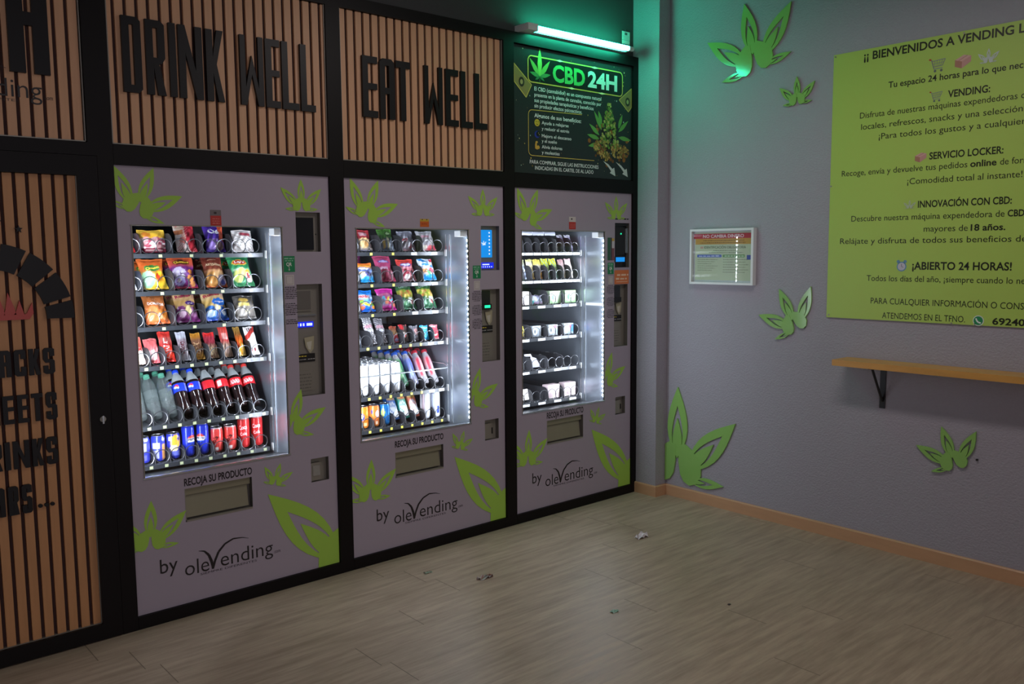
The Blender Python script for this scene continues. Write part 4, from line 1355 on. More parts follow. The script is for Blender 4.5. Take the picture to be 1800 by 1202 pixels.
def second(b, k, r, desc, dx, dy):
    c = dup(b, b.location + Vector((0, dy, 0.0)), goods_label(desc, k, r))
    return c
BY = YT + 0.062
BACKD = ['rear water bottle in the %s lane' % w for w in ('first', 'second', 'third')] + ['rear blue-labelled cola in the fourth lane', 'rear blue-labelled cola in the fifth lane', 'rear black-capped cola in the sixth lane', 'rear black-capped cola in the seventh lane', 'rear red-capped cola in the eighth lane', 'rear red-capped cola in the ninth lane']
for i, (x, kind, d) in enumerate(((0.122, 'water', 'clear water bottle at the left window edge'), (0.185, 'water', 'clear water bottle, second from the window edge'), (0.248, 'water', 'clear water bottle next to the blue-labelled colas'),
        (0.310, 'blue', 'blue-labelled cola bottle beside the water bottles'), (0.375, 'blue', 'blue-labelled cola bottle beside the red-labelled ones'), (0.438, 'red', 'black-capped cola bottle with plain red label'),
        (0.4985, 'red_white', 'black-capped cola bottle with white panel on red label'), (0.563, 'red_script', 'red-capped cola bottle, left of the pair'), (0.6275, 'red_script', 'red-capped cola bottle at the far right'))):
    b = bottle(0, 4, kind, d, x, BY, 33)
    second(b, 0, 4, BACKD[i], 0, 0.076)

# cans --------------------------------------------------------------
def can_mesh(r, h, col, texts=(), n=40, nz=26):
    m = MB()
    prof = [(r * 0.80, 0.0), (r * 0.86, 0.002), (r, 0.010)]
    prof += [(r, 0.010 + (h - 0.026) * i / nz) for i in range(1, nz + 1)]
    prof += [(r * 0.95, h - 0.009), (r * 0.86, h - 0.003)]
    m.lathe(prof, M_can, n, col=lambda a, z: col(a, z / h))
    for s, a0, zc, cap, colr, wd, rot in texts:
        def P(u, v, d, a0=a0, zc=zc):
            a = a0 + u / r
            return ((r + d) * math.sin(a), -(r + d) * math.cos(a), zc * h + v)
        text(m, s, 0, 0, cap * h, P, 0.0007, M_can, c8(colr), width=wd, align='c', rot=math.radians(rot), bold=0.02)
    l = MB()
    l.lathe([(r * 0.86, h - 0.003), (r * 0.88, h), (r * 0.84, h), (r * 0.80, h - 0.005), (0, h - 0.005)], M_can_lid, 28)
    l.box((-0.004, -r * 0.45, h - 0.005), (0.004, r * 0.1, h - 0.0035), M_can_lid)
    return m, l

def can(k, r, desc, x, rad, h, col, texts=(), y=None, turn=0, parts=None):
    y = YT + 0.060 if y is None else y
    c = thing('can', goods_label(desc, k, r), 'can', group=GROUPS[k])
    m, l = can_mesh(rad, h, col, texts)
    m.build('can_body', c, smooth=True)
    l.build('can_lid', c)
    put(c, fit_x(k, r, x, y, 2 * rad), y, LIP[r] + 0.006, 0, turn)
    return c

def patches(base, *items):          # items: (a_c, z_c, a_r, z_r, colour) ellipses or ('r', a0, z0, a1, z1, colour)
    base = c8(base) if isinstance(base, str) else base
    its = [tuple(list(i[:-1]) + [c8(i[-1])]) for i in items]
    def f(a, z):
        c = base
        for i in its:
            if i[0] == 'r':
                if i[1] <= a <= i[3] and i[2] <= z <= i[4]:
                    c = i[5]
            elif ((a - i[0]) / i[2]) ** 2 + ((z - i[1]) / i[3]) ** 2 < 1:
                c = i[4]
        return c
    return f
lav = patches('3a40b8', ('r', -1.6, 0.42, 0.3, 0.78, 'a8a8e0'), ('r', -1.6, 0.1, 0.3, 0.3, '6a6cd0'), (0.2, 0.9, 0.4, 0.06, 'c8c8f0'))
lav2 = patches('3540b4', ('r', -1.2, 0.5, -0.1, 0.72, 'c0bce4'), ('r', -1.3, 0.1, -0.3, 0.42, 'a8a8dc'), ('r', 0.2, 0.05, 0.8, 0.65, 'e0a060'), (0.5, 0.85, 0.3, 0.07, 'd0d0ea'))
yel = patches('3038a8', (0.1, 0.68, 0.85, 0.26, 'f0b040'), (-0.2, 0.42, 0.6, 0.14, 'f4dcb0'), ('r', -1.0, 0.72, -0.5, 0.86, 'c8c0e0'), ('r', -0.5, 0.14, 0.7, 0.30, '7078d8'), (0.5, 0.78, 0.2, 0.08, '2a3080'))
can(0, 5, 'short lavender-blue can at the left window edge', 0.118, 0.0286, 0.108, lav)
can(0, 5, 'short lavender-blue can with orange stripe', 0.180, 0.0286, 0.108, lav2)
can(0, 5, 'short yellow and blue can', 0.2435, 0.0286, 0.108, yel)
def pepsi(a, z, a0):
    q = ((a - a0) / 0.85) ** 2 + ((z - 0.53) / 0.155) ** 2
    if q < 1:
        s = (z - 0.53) / 0.155
        if q > 0.86:
            return c8('141c50')
        return c8('d84838') if s > 0.3 else (c8('2040b0') if s < -0.42 else c8('ececf2'))
    return c8('2334b8')
can(0, 5, 'tall slim blue can with round emblem, left of two', 0.300, 0.0262, 0.133, lambda a, z: pepsi(a, z, 0.35), [('PEPSI', 0.35, 0.505, 0.07, '141c40', 0.036, 0)])
can(0, 5, 'tall slim blue can with round emblem, right of two', 0.361, 0.0262, 0.133, lambda a, z: pepsi(a, z, -0.75), [('PEPSI', -0.75, 0.505, 0.07, '141c40', 0.036, 0)])
def redcan(a, z):
    if -0.55 < a < -0.05 and 0.07 < z < 0.2:
        return c8('e8dcd8')
    if z > 0.93:
        return c8('c8b8b8')
    return c8('c83c38')
for x, d in ((0.431, 'short red can with black script, left of two'), (0.496, 'short red can with black script, right of two')):
    can(0, 5, d, x, 0.0286, 0.108, redcan, [('Cola', -0.45, 0.42, 0.17, '3a1414', 0.05, 58)])
def redtall(a, z):
    return c8('d8c8c8') if z > 0.955 else c8('c22a2c')
for x, d in ((0.5505, 'tall slim red can, next to the short red cans'), (0.6105, 'tall slim red can at the far right')):
    can(0, 5, d, x, 0.0262, 0.134, redtall, [('Coca', -0.45, 0.62, 0.14, 'f0dcdc', 0.036, 8), ('Cola', -0.40, 0.42, 0.10, 'ecc8c8', 0.028, 8)])

# ---- middle machine -------------------------------------------------
bag(1, 0, 'red crisps bag with beige crisps, at the window edge', 1.190, 0.085, 0.112, [('g', [(0, '28406a'), (0.08, 'c8b8b0'), (0.5, 'd8b890'), (0.55, 'b03038'), (1, 'c84048')]), ('e', 0.45, 0.34, 0.4, 0.24, 'ecc890'), ('e', 0.55, 0.28, 0.2, 0.12, 'd8a060'), ('e', 0.85, 0.3, 0.12, 0.2, '5a4a48'), ('r', 0.2, 0.66, 0.75, 0.84, 'e0a8b0')], lean=24)
bag(1, 0, 'green seed bag with clear striped front', 1.336, 0.084, 0.118, [('g', [(0, '8c98a8'), (0.5, '505a5c'), (0.58, '4a8038'), (1, '5c9840')]), ('e', 0.2, 0.3, 0.1, 0.22, 'c8a858'), ('e', 0.48, 0.34, 0.09, 0.26, 'b8b08c'), ('e', 0.72, 0.22, 0.18, 0.2, 'b8c4d8'), ('e', 0.62, 0.74, 0.2, 0.1, '304828'), ('e', 0.62, 0.74, 0.15, 0.06, 'a8c890')], lean=24)
bag(1, 0, 'silver-topped candy pack', 1.478, 0.092, 0.108, [('g', [(0, 'c89098'), (0.1, '9a9098'), (0.6, '888890'), (0.7, 'b8b8c8'), (1, 'b0b0c0')]), ('r', 0.2, 0.55, 0.5, 0.68, 'e8e8f4'), ('e', 0.28, 0.34, 0.18, 0.2, '706868'), ('e', 0.28, 0.5, 0.16, 0.08, 'c85058'), ('e', 0.65, 0.2, 0.18, 0.12, 'c85864'), ('e', 0.5, 0.26, 0.1, 0.1, 'e4e0e8')], lean=24, name='sweet_bag', cat='sweets')
bag(1, 0, 'clear and white bag with red sweets', 1.589, 0.104, 0.108, [('g', [(0, 'd88890'), (0.16, 'c8a0a8'), (0.3, '9c98a0'), (0.6, 'a8a0a4'), (0.7, 'd0c8cc'), (1, 'd4d4dc')]), ('r', 0.2, 0.62, 0.7, 0.76, 'c890a0'), ('e', 0.25, 0.14, 0.18, 0.1, 'f4e8d8'), ('e', 0.6, 0.12, 0.14, 0.1, 'd84858'), ('e', 0.86, 0.12, 0.14, 0.1, 'd84054'), ('e', 0.75, 0.36, 0.1, 0.16, 'f0e4e0')], lean=24, name='sweet_bag', cat='sweets')
bag(1, 1, 'sunset-coloured orange to blue snack bag', 1.206, 0.104, 0.100, [('g', [(0, '2090d0'), (0.22, '38a0dc'), (0.34, 'a0b0c8'), (0.6, '7088b8'), (0.78, 'f0a840'), (1, 'e06828')]), ('e', 0.45, 0.66, 0.32, 0.11, '2838a0'), ('e', 0.45, 0.67, 0.27, 0.07, 'e8ecf8'), ('e', 0.3, 0.38, 0.2, 0.14, 'e8c8a0'), ('e', 0.65, 0.4, 0.2, 0.14, '50508c'), ('e', 0.2, 0.26, 0.15, 0.12, 'b0e4f8')], lean=22)
bag(1, 1, 'long pink bag of red sticks', 1.320, 0.098, 0.144, [('g', [(0, 'b83c60'), (0.46, 'a83c5c'), (0.5, 'b84878'), (1, 'c85074')]), ('e', 0.5, 0.74, 0.36, 0.06, '4a3890'), ('e', 0.5, 0.74, 0.30, 0.04, 'b8b0e0'), ('r', 0.12, 0.42, 0.62, 0.5, 'd0a8c0'), ('e', 0.3, 0.25, 0.12, 0.2, '782038'), ('e', 0.6, 0.22, 0.08, 0.2, 'd88098'), ('e', 0.82, 0.25, 0.07, 0.2, 'e0a0b0')], lean=28, name='sweet_bag', cat='sweets')
bag(1, 1, 'red and pink bag of sweets with blue badge', 1.449, 0.098, 0.118, [('g', [(0, 'c89098'), (0.3, 'd87888'), (0.65, 'e08490'), (0.7, 'd83c40'), (1, 'e04c40')]), ('e', 0.48, 0.72, 0.36, 0.1, '4048a8'), ('e', 0.48, 0.73, 0.30, 0.06, 'e8e4f4'), ('e', 0.25, 0.34, 0.22, 0.18, 'b03448'), ('e', 0.4, 0.16, 0.16, 0.12, 'f4ece8'), ('e', 0.75, 0.3, 0.14, 0.14, '904858'), ('r', 0.1, 0.54, 0.85, 0.6, 'f0a8b0')], lean=24, name='sweet_bag', cat='sweets')
bag(1, 1, 'blue, white and red striped sweet bag', 1.578, 0.096, 0.120, [('g', [(0, '1c88d8'), (0.2, '2898e0'), (0.3, 'e8d8dc'), (0.8, 'e8ecf0'), (1, 'c8d8e8')]), ('s', 0.5, 0.4, 0.6, '2890d8'), ('r', 0.0, 0.24, 1, 0.58, 'ece0e0'), ('e', 0.45, 0.7, 0.36, 0.1, 'e8f4fa'), ('e', 0.45, 0.7, 0.28, 0.06, '58a8e0'), ('e', 0.25, 0.4, 0.2, 0.1, 'f0a060'), ('e', 0.5, 0.34, 0.12, 0.12, '70b880'), ('e', 0.72, 0.42, 0.2, 0.12, 'd86880'), ('r', 0, 0, 1, 0.2, '2094dc'), ('r', 0.8, 0.85, 1, 1, 'd83848')], lean=24, name='sweet_bag', cat='sweets')
o = bag(1, 1, 'purple-red bag behind the sunset-coloured one', 1.206, 0.108, 0.140, [('g', [(0, '702848'), (0.6, '8c3458'), (1, '8a3a78')]), ('e', 0.7, 0.86, 0.12, 0.05, 'd8b0d0')], y=YT + 0.16, lean=16)
bag(1, 2, 'blue twisted-top bag of gummy sweets', 1.206, 0.108, 0.112, [('g', [(0, '1858b8'), (0.14, '2068c8'), (0.5, '60a0e0'), (0.62, 'c8d8f0'), (0.8, '2080e0'), (1, '2890e8')]), ('n', ['e85838', 'f0d040', '80c040', 'f09030', 'e04848'], 21, 14, 0.1, 0.16, 0.9, 0.44, 0.11), ('r', 0.1, 0.6, 0.8, 0.76, 'f0e8f0'), ('d', 0.9, 0.0, '1c78d8')], [('HARIBO', 0.45, 0.61, 0.12, 'd03040', 0.66)], lean=22, name='sweet_bag', cat='sweets')
bag(1, 2, 'magenta bag of gummy sweets', 1.322, 0.098, 0.118, [('g', [(0, 'c82898'), (0.14, 'd838a0'), (0.3, '90a8c8'), (0.55, 'a0889c'), (0.7, 'b0408c'), (0.86, 'e838b0'), (1, 'f048b8')]), ('n', ['f0d040', 'e88868', 'e0e4f0', 'd84878', '60b8d8', 'f4b848'], 22, 14, 0.1, 0.18, 0.9, 0.56, 0.11), ('r', 0.1, 0.66, 0.7, 0.76, 'd8709c')], lean=24, name='sweet_bag', cat='sweets')
for x, d, s_ in ((1.459, 'dark green snack bag with yellow mosaic, left of two', 5), (1.569, 'dark green snack bag with yellow mosaic, right of two', 6)):
    bag(1, 2, d, x, 0.100, 0.145, [('g', [(0, '285840'), (0.3, '3c7848'), (0.5, 'b0a848'), (0.7, 'b0b848'), (0.74, '3c6c40'), (1, '2c5438')]), ('n', ['d8a050', 'e8d060', '90b040', 'e0b870', 'c87848'], 30 + s_, 18, 0.1, 0.48, 0.9, 0.7, 0.08), ('e', 0.25, 0.22, 0.22, 0.2, '245c3c'), ('e', 0.7, 0.3, 0.2, 0.14, 'c8d0c8'), ('e', 0.72, 0.24, 0.1, 0.08, 'c84848'), ('e', 0.3, 0.2, 0.08, 0.08, '70b080')], [('Grefusa', 0.48, 0.82, 0.085, 'a8c8b8', 0.62, 10)], lean=28)
# fourth tray
def tub(k, r, desc, x, rad, h):
    c = thing('tub', goods_label(desc, k, r), 'tub', group=GROUPS[k])
    m = MB(); m.lathe([(rad * 0.9, 0), (rad, 0.003), (rad, h * 0.75)], M_can, 28, col=lambda a, z: c8('d8e8f4') if 0.35 * h < z < 0.6 * h else c8('2080c8')); m.build('tub_body', c, smooth=True)
    m = MB(); m.lathe([(rad * 1.06, h * 0.75), (rad * 1.06, h * 0.98), (rad, h), (0, h)], M_print, 28, col=c8('58c0e0')); m.build('tub_lid', c, smooth=True)
    put(c, fit_x(k, r, x, YT + 0.03, 2.13 * rad), YT + 0.056, LIP[r] + 0.0045)
tub(1, 3, 'blue and white chewing gum tub at the window edge', 1.143, 0.026, 0.085)
for x, w, d, hh, gr in ((1.236, 0.052, 'zebra-patterned pastry packet, left of two', 0.145, 'e4e2e8'), (1.300, 0.048, 'zebra-patterned pastry packet, right of two', 0.135, 'b8b4bc')):
    bag(1, 3, d, x, w, hh, [('g', [(0, gr), (1, gr)]), ('s', 0.10, 0.42, 0.35, '4c484e'), ('r', 0.05, 0.56, 0.95, 0.68, 'c898a4'), ('r', 0.2, 0.42, 0.9, 0.50, 'd8d8e0')], t=0.034, lean=26, name='pastry_packet', cat='snack pack', taper=0.03)
bag(1, 3, 'small red and amber sweet packet', 1.355, 0.044, 0.085, [('g', [(0, 'c8424a'), (0.4, 'c83c48'), (0.5, 'a88858'), (0.8, '8c5038'), (1, '9c4030')]), ('e', 0.7, 0.14, 0.3, 0.1, 'c0b0e0')], t=0.024, lean=18, name='sweet_packet', cat='sweets', taper=0.03)
bag(1, 3, 'brown sweet packet with red cap-shaped print', 1.422, 0.050, 0.088, [('g', [(0, '8c7c78'), (0.6, '5c4c48'), (1, '4c4040')]), ('r', 0.1, 0.7, 0.5, 1, 'c83038'), ('e', 0.5, 0.38, 0.26, 0.16, 'f0e0d8'), ('e', 0.55, 0.34, 0.14, 0.1, 'd83838')], t=0.026, lean=16, name='sweet_packet', cat='sweets', taper=0.03)
bag(1, 3, 'grey sweet packet with pink drawing', 1.486, 0.050, 0.078, [('g', [(0, 'a098a0'), (0.6, '88848c'), (1, '686870')]), ('e', 0.65, 0.6, 0.25, 0.22, 'd8a0a0'), ('r', 0.1, 0.15, 0.8, 0.3, 'b8b8c4')], t=0.024, lean=12, name='sweet_packet', cat='sweets', taper=0.03)
bag(1, 3, 'bright blue chewing gum bag with round swirl', 1.553, 0.050, 0.076, [('g', [(0, '30a8d8'), (0.8, '38b4e0'), (1, '2890c8')]), ('e', 0.5, 0.42, 0.32, 0.26, '78dcec'), ('e', 0.5, 0.42, 0.22, 0.18, '28a0d0'), ('e', 0.5, 0.42, 0.12, 0.09, '88e4f0'), ('r', 0.1, 0.78, 0.9, 0.88, 'c8e8f4')], t=0.024, lean=12, name='gum_bag', cat='sweets', taper=0.03)
bag(1, 3, 'red chewing gum bag with white smile', 1.620, 0.052, 0.076, [('g', [(0, 'e8a8b0'), (0.14, 'd84858'), (0.8, 'd85060'), (1, 'e88890')]), ('e', 0.5, 0.42, 0.32, 0.2, 'f4e8ec'), ('e', 0.5, 0.50, 0.36, 0.18, 'd84858'), ('r', 0.1, 0.8, 0.7, 0.9, 'f0c8cc')], t=0.024, lean=12, name='gum_bag', cat='sweets', taper=0.03)
# fifth tray: four lanes of white cans, four of bottles
white = patches('f2f2f6', ('r', -0.7, 0.62, -0.3, 0.7, 'a8b0c8'), (-0.5, 0.8, 0.3, 0.05, 'b8bcd0'), (-0.6, 0.3, 0.2, 0.04, 'c0c8dc'), ('r', 0.1, 0.2, 0.25, 0.6, 'd0d4e4'))
ORD = ['first', 'second', 'third', 'fourth', 'fifth', 'sixth']
wm, wl = can_mesh(0.0262, 0.150, white)
wc = None
for li, x in enumerate((1.166, 1.2315, 1.297, 1.3595)):
    for dpt in range(6):
        y = YT + 0.052 + dpt * 0.056
        d = 'white can, %s lane, %s from front' % (ORD[li], ORD[dpt])
        if wc is None:
            wc = thing('can', '', 'can', group=GROUPS[1])
            wm.build('can_body', wc, smooth=True)
            wl.build('can_lid', wc)
            c = wc
        else:
            c = dup(wc, (0, 0, 0), '', GROUPS[1])
        c['label'] = goods_label(d, 1, 4)
        c.location = (fit_x(1, 4, x, YT + 0.034, 0.0526), y, LIP[4] + 0.006)

def slim_bottle(kind):
    b = thing('bottle', '', 'bottle', group=GROUPS[1])
    hi, lo, capc = {'red': ('d8a0a8', 'b8b0b8', 'b82c3c'), 'blue': ('6878c8', '505878', '2c58b8'), 'green': ('4a8858', '2c5c40', '2c58b8')}[kind]
    def col(a, z):
        if z > 0.155:
            return c8('b8b4bc')
        if kind == 'red' and 0.058 < z < 0.068:
            return c8('c02838')
        if z < 0.055:
            return c8({'red': '989498', 'blue': '6c6c80', 'green': '2c5c40'}[kind])
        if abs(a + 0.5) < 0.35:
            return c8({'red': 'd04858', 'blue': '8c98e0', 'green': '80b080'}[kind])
        return c8(hi) if z > 0.09 else c8(lo)
    m = MB()
    prof = [(0.012, 0.003), (0.020, 0), (0.0262, 0.006), (0.0272, 0.020), (0.0255, 0.040), (0.0235, 0.056), (0.0235, 0.058), (0.0235, 0.068), (0.0235, 0.090), (0.024, 0.12), (0.0225, 0.150), (0.018, 0.172), (0.0135, 0.186), (0.0125, 0.196)]
    m.lathe(prof, M_liquid, 28, col=col)
    m.build('bottle_body', b, smooth=True)
    m = MB()
    m.lathe([(0.0165, 0.192), (0.0172, 0.194), (0.0168, 0.205), (0.0155, 0.208), (0, 0.208)], M_film, 20, col=c8(capc))
    m.build('bottle_cap', b, smooth=True)
    return b
for li, (x, kind, d) in enumerate(((1.428, 'green', 'green bottle with blue cap'), (1.491, 'blue', 'slim blue bottle with blue cap'), (1.556, 'red', 'slim red-capped bottle, seventh lane'), (1.619, 'red', 'slim red-capped bottle, last lane'))):
    proto = slim_bottle(kind)
    for dpt in range(4):
        b = proto if dpt == 0 else dup(proto, (0, 0, 0), '', GROUPS[1])
        b['label'] = goods_label(d + ', ' + ORD[dpt] + ' from front', 1, 4)
        y = YT + 0.058 + dpt * 0.068
        b.location = (fit_x(1, 4, x, YT + 0.04, 0.0546), y, LIP[4] + 0.019)
        b.scale = (0.97, 0.97, 0.93)
        b.rotation_euler = (-math.radians(30), 0, 0)
# bottom tray
org = patches('f08828', (-0.75, 0.52, 0.5, 0.18, '28409c'), (-0.75, 0.54, 0.3, 0.08, 'f4e8dc'), ('r', -0.4, 0.1, 0.3, 0.24, 'f8c890'), (0.3, 0.7, 0.2, 0.12, 'f8b060'))
org2 = patches('ec8438', (0.2, 0.6, 0.4, 0.18, 'd8c0c8'), ('r', -0.9, 0.1, 0.4, 0.34, 'c86838'), (-0.9, 0.7, 0.2, 0.1, '484c90'), ('r', -0.2, 0.12, 0.3, 0.26, 'f0d0b0'))
blu = patches('2474b8', (-0.8, 0.6, 0.35, 0.2, 'b8c870'), (0.1, 0.5, 0.3, 0.2, '3c90d0'), ('r', -0.1, 0.2, 0.2, 0.8, '1c58a0'))
can(1, 5, 'short orange can with blue emblem at window edge', 1.162, 0.0286, 0.108, org)
can(1, 5, 'short orange can beside the blue can', 1.220, 0.0286, 0.108, org2)
can(1, 5, 'short blue can beside the juice cartons', 1.280, 0.0286, 0.108, blu)
def juice(desc, x, top, mid):
    c = thing('juice_carton', goods_label(desc, 1, 5), 'carton', group=GROUPS[1])
    w, d, h = 0.046, 0.036, 0.125
    m = MB()
    n = 14
    paint = make_paint([('g', [(0, mid), (0.12, mid), (0.2, 'dce4ec'), (0.5, 'f0f2f4'), (0.62, mid), (0.78, mid), (0.85, top), (1, top)]), ('e', 0.5, 0.66, 0.4, 0.07, 'e8ecf4'), ('e', 0.3, 0.92, 0.25, 0.05, 'e8d8a0'), ('s', 0.45, 0.12, 0.5, mid)])
    vs = [((i / n - .5) * w, -d / 2, j / n * h) for j in range(n + 1) for i in range(n + 1)]
    cs = [paint(i / n, j / n) for j in range(n + 1) for i in range(n + 1)]
    m.add(vs, [(j * (n + 1) + i, j * (n + 1) + i + 1, (j + 1) * (n + 1) + i + 1, (j + 1) * (n + 1) + i) for j in range(n) for i in range(n)], M_print, cs)
    a, b2 = w / 2, d / 2
    m.add([(-a, -b2, 0), (a, -b2, 0), (a, b2, 0), (-a, b2, 0), (-a, -b2, h), (a, -b2, h), (a, b2, h), (-a, b2, h)], [(3, 2, 1, 0), (4, 5, 6, 7), (1, 2, 6, 5), (2, 3, 7, 6), (3, 0, 4, 7)], M_print, c8(mid))
    m.build('carton_body', c)
    m = MB()
    m.tube([(0.004, -b2 + 0.001, 0.022), (0.004, -b2 - 0.010, 0.022)], 0.0145, M_white, n=20)
    m.build('screw_cap', c)
    put(c, fit_x(1, 5, x, YT + 0.055, w), YT + 0.074, LIP[5] + 0.014, 26)
juice('blue and white juice carton with white screw cap', 1.372, 'c89858', '2870c8')
juice('green and white juice carton with white screw cap', 1.428, 'd87848', '38a890')
juice('coral and white juice carton with white screw cap', 1.484, 'b8a048', 'e07058')
sil = patches('dcdde4', ('r', -1.4, 0.0, -0.7, 1, 'c8b0b8'), ('r', -0.1, 0.1, 0.1, 0.9, 'f4f4fa'), ('r', 0.4, 0.3, 0.7, 0.8, 'b8bcc8'))
sil2 = patches('e8eaf0', ('r', -0.3, 0.14, 0.35, 0.44, '3450b0'), ('r', -1.4, 0.0, -0.7, 1, 'b8bcd0'))
can(1, 5, 'tall slim silver can beside the juice cartons', 1.545, 0.0265, 0.138, sil)
can(1, 5, 'tall slim white can with blue panel at far right', 1.612, 0.0265, 0.138, sil2)

# ---- right machine -------------------------------------------------
def white_roll(desc, x, w):
    m = MB()
    n = 14
    vs, fs = [], []
    r = random.Random(int(x * 500))
    for i in range(n + 1):
        a = -0.9 + 2.2 * i / n
        for j in range(7):
            vs.append((-w / 2 + w * j / 6, 0.022 - 0.020 * math.sin(a + 0.4) + r.uniform(-.001, .001), 0.030 * math.cos(a) + r.uniform(-.001, .001)))
    for i in range(n):
        for j in range(6):
            k_ = i * 7 + j
            fs.append((k_, k_ + 1, k_ + 8, k_ + 7))
    m.add(vs, fs, M_film, c8('c8cad8'))
    o = m.build('paper_flap', smooth=True)
    put(o, true_x(x, YT), YT + 0.008, LIP3[0] + 0.088)
    tag(o, goods_label(desc, 2, 0), 'paper', GROUPS[2])
white_roll('curled white paper flap hanging at the window edge', 2.235, 0.10)
white_roll('curled white paper flap, second from the left', 2.330, 0.085)
white_roll('curled white paper flap beside the lavender packets', 2.420, 0.085)
SB = dict(t=0.026, taper=0.04)
bag(2, 0, 'crumpled beige packet half down in its lane', 2.426, 0.040, 0.060, [('g', [(0, 'd0c4bc'), (1, 'b8b0b0')]), ('e', 0.4, 0.4, 0.3, 0.3, 'f0e8e0')], lean=30, name='packet', cat='packet', **SB)
bag(2, 0, 'small white packet beside the lavender ones', 2.486, 0.042, 0.072, [('g', [(0, 'f0ecf0'), (1, 'dcd8e0')]), ('e', 0.5, 0.35, 0.35, 0.25, 'fffaf4')], lean=16, name='packet', cat='packet', **SB)
for x, d in ((2.550, 'lavender packet with white top, left of two'), (2.615, 'lavender packet with white top, right of two')):
    bag(2, 0, d, x, 0.046, 0.100, [('g', [(0, '9088b0'), (0.55, 'a8a0c8'), (0.6, '706888'), (0.8, 'b0a0c8'), (0.85, 'f4f0fa'), (1, 'fcfaff')]), ('s', 0.3, 0.3, 0.8, 'd0c8e8')], lean=20, name='packet', cat='packet', **SB)
bag(2, 1, 'pale blue pouch at the left window edge', 2.212, 0.044, 0.115, [('g', [(0, 'b8c4e0'), (0.5, '8894b8'), (0.85, 'c8c8a0'), (1, 'd8d8a8')]), ('e', 0.5, 0.35, 0.3, 0.2, 'e0e8fa')], lean=14, name='pouch', cat='pouch', **SB)
bag(2, 1, 'cream and yellow pouch, second from the left', 2.280, 0.048, 0.115, [('g', [(0, 'e8c878'), (0.5, 'f0dc98'), (0.75, 'fff8d8'), (1, 'd8d080')])], lean=14, name='pouch', cat='pouch', **SB)
bag(2, 1, 'white and orange-yellow pouch, third from the left', 2.356, 0.056, 0.115, [('g', [(0, 'e8a038'), (0.3, 'f0b848'), (0.4, 'e8e0e0'), (0.6, 'f4f0e8'), (0.75, 'f4e078'), (1, 'f0d860')])], lean=14, name='pouch', cat='pouch', **SB)
for x, d in ((2.420, 'yellow-green pouch, left of two'), (2.487, 'yellow-green pouch, right of two')):
    bag(2, 1, d, x, 0.058, 0.118, [('g', [(0, '88b8b0'), (0.2, '90b898'), (0.6, 'a8bc48'), (0.75, 'd8d830'), (1, 'e8e030')]), ('e', 0.4, 0.34, 0.28, 0.22, 'd8e070'), ('e', 0.3, 0.62, 0.2, 0.1, '788838'), ('s', 0.5, 0.2, 1.2, '98c8b8')], lean=14, name='pouch', cat='pouch', **SB)
bag(2, 1, 'pink-white pouch, second from the right', 2.549, 0.046, 0.112, [('g', [(0, 'e0d0a8'), (0.3, 'e8d8d0'), (0.6, 'c8b0b0'), (1, 'c89898')])], lean=14, name='pouch', cat='pouch', **SB)
bag(2, 1, 'pale pink pouch at the far right', 2.612, 0.050, 0.115, [('g', [(0, 'f4ece0'), (0.4, 'fdf4f0'), (0.8, 'f0d0d0'), (1, 'e8c0c4')])], lean=14, name='pouch', cat='pouch', **SB)
boxed(2, 2, 'white card box at the left window edge', 2.224, 0.062, 0.076, 0.05, [('g', [(0, 'd8ccc8'), (0.3, 'f0e8e8'), (1, 'f8f0ee')]), ('d', 1.2, -0.8, 'e0c8b8')], name='card_box')
bag(2, 2, 'small crumpled teal and white packet', 2.338, 0.094, 0.050, [('g', [(0, 'c8a0c8'), (0.3, 'b8c8d8'), (1, '9888b8')]), ('e', 0.1, 0.2, 0.16, 0.3, '60d8d8'), ('e', 0.35, 0.6, 0.25, 0.3, 'e8f0f4')], lean=20, t=0.024, name='packet', cat='packet', taper=0.03)
for x, d in ((2.460, 'pale green box, left of two'), (2.590, 'pale green box, right of two')):
    boxed(2, 2, d, x, 0.088, 0.072, 0.05, [('g', [(0, '88b878'), (0.2, 'a8d098'), (0.7, 'd0e4c8'), (1, 'a8d090')]), ('e', 0.32, 0.5, 0.24, 0.36, 'e8f4e4'), ('e', 0.32, 0.48, 0.12, 0.24, '70987c'), ('e', 0.8, 0.6, 0.1, 0.3, 'c8dcc4')], name='card_box')
bag(2, 3, 'yellow packet cut off by the window edge', 2.190, 0.040, 0.062, [('g', [(0, 'e0c838'), (0.6, 'f0dc50'), (1, 'f4e870')])], lean=10, name='packet', cat='packet', **SB)
boxed(2, 3, 'grey-white blister pack, second from the left', 2.302, 0.070, 0.062, 0.03, [('g', [(0, '707880'), (1, '98a0a8')]), ('e', 0.35, 0.5, 0.25, 0.34, 'e8f0f4'), ('e', 0.35, 0.5, 0.12, 0.18, '687078'), ('r', 0.1, 0.88, 0.9, 1, 'd0d8e0')], name='blister_pack', cat='packet')
boxed(2, 3, 'white blister pack with red corner', 2.432, 0.074, 0.062, 0.03, [('g', [(0, '889098'), (1, 'b0b8c0')]), ('e', 0.3, 0.5, 0.24, 0.38, 'f0f4f8'), ('e', 0.3, 0.5, 0.1, 0.2, '687078'), ('e', 0.75, 0.85, 0.14, 0.14, 'd85060'), ('r', 0.8, 0.2, 1, 0.6, '7890c0')], name='blister_pack', cat='packet')
boxed(2, 3, 'white, red and blue blister pack at the right', 2.560, 0.076, 0.062, 0.03, [('g', [(0, '8898a8'), (1, 'b8c0c8')]), ('e', 0.25, 0.45, 0.24, 0.38, 'f0f4f8'), ('e', 0.58, 0.75, 0.2, 0.24, 'e8e4ec'), ('r', 0.72, 0.2, 1, 0.9, '3878c8'), ('e', 0.68, 0.66, 0.1, 0.2, 'd85060')], name='blister_pack', cat='packet')
m = MB()
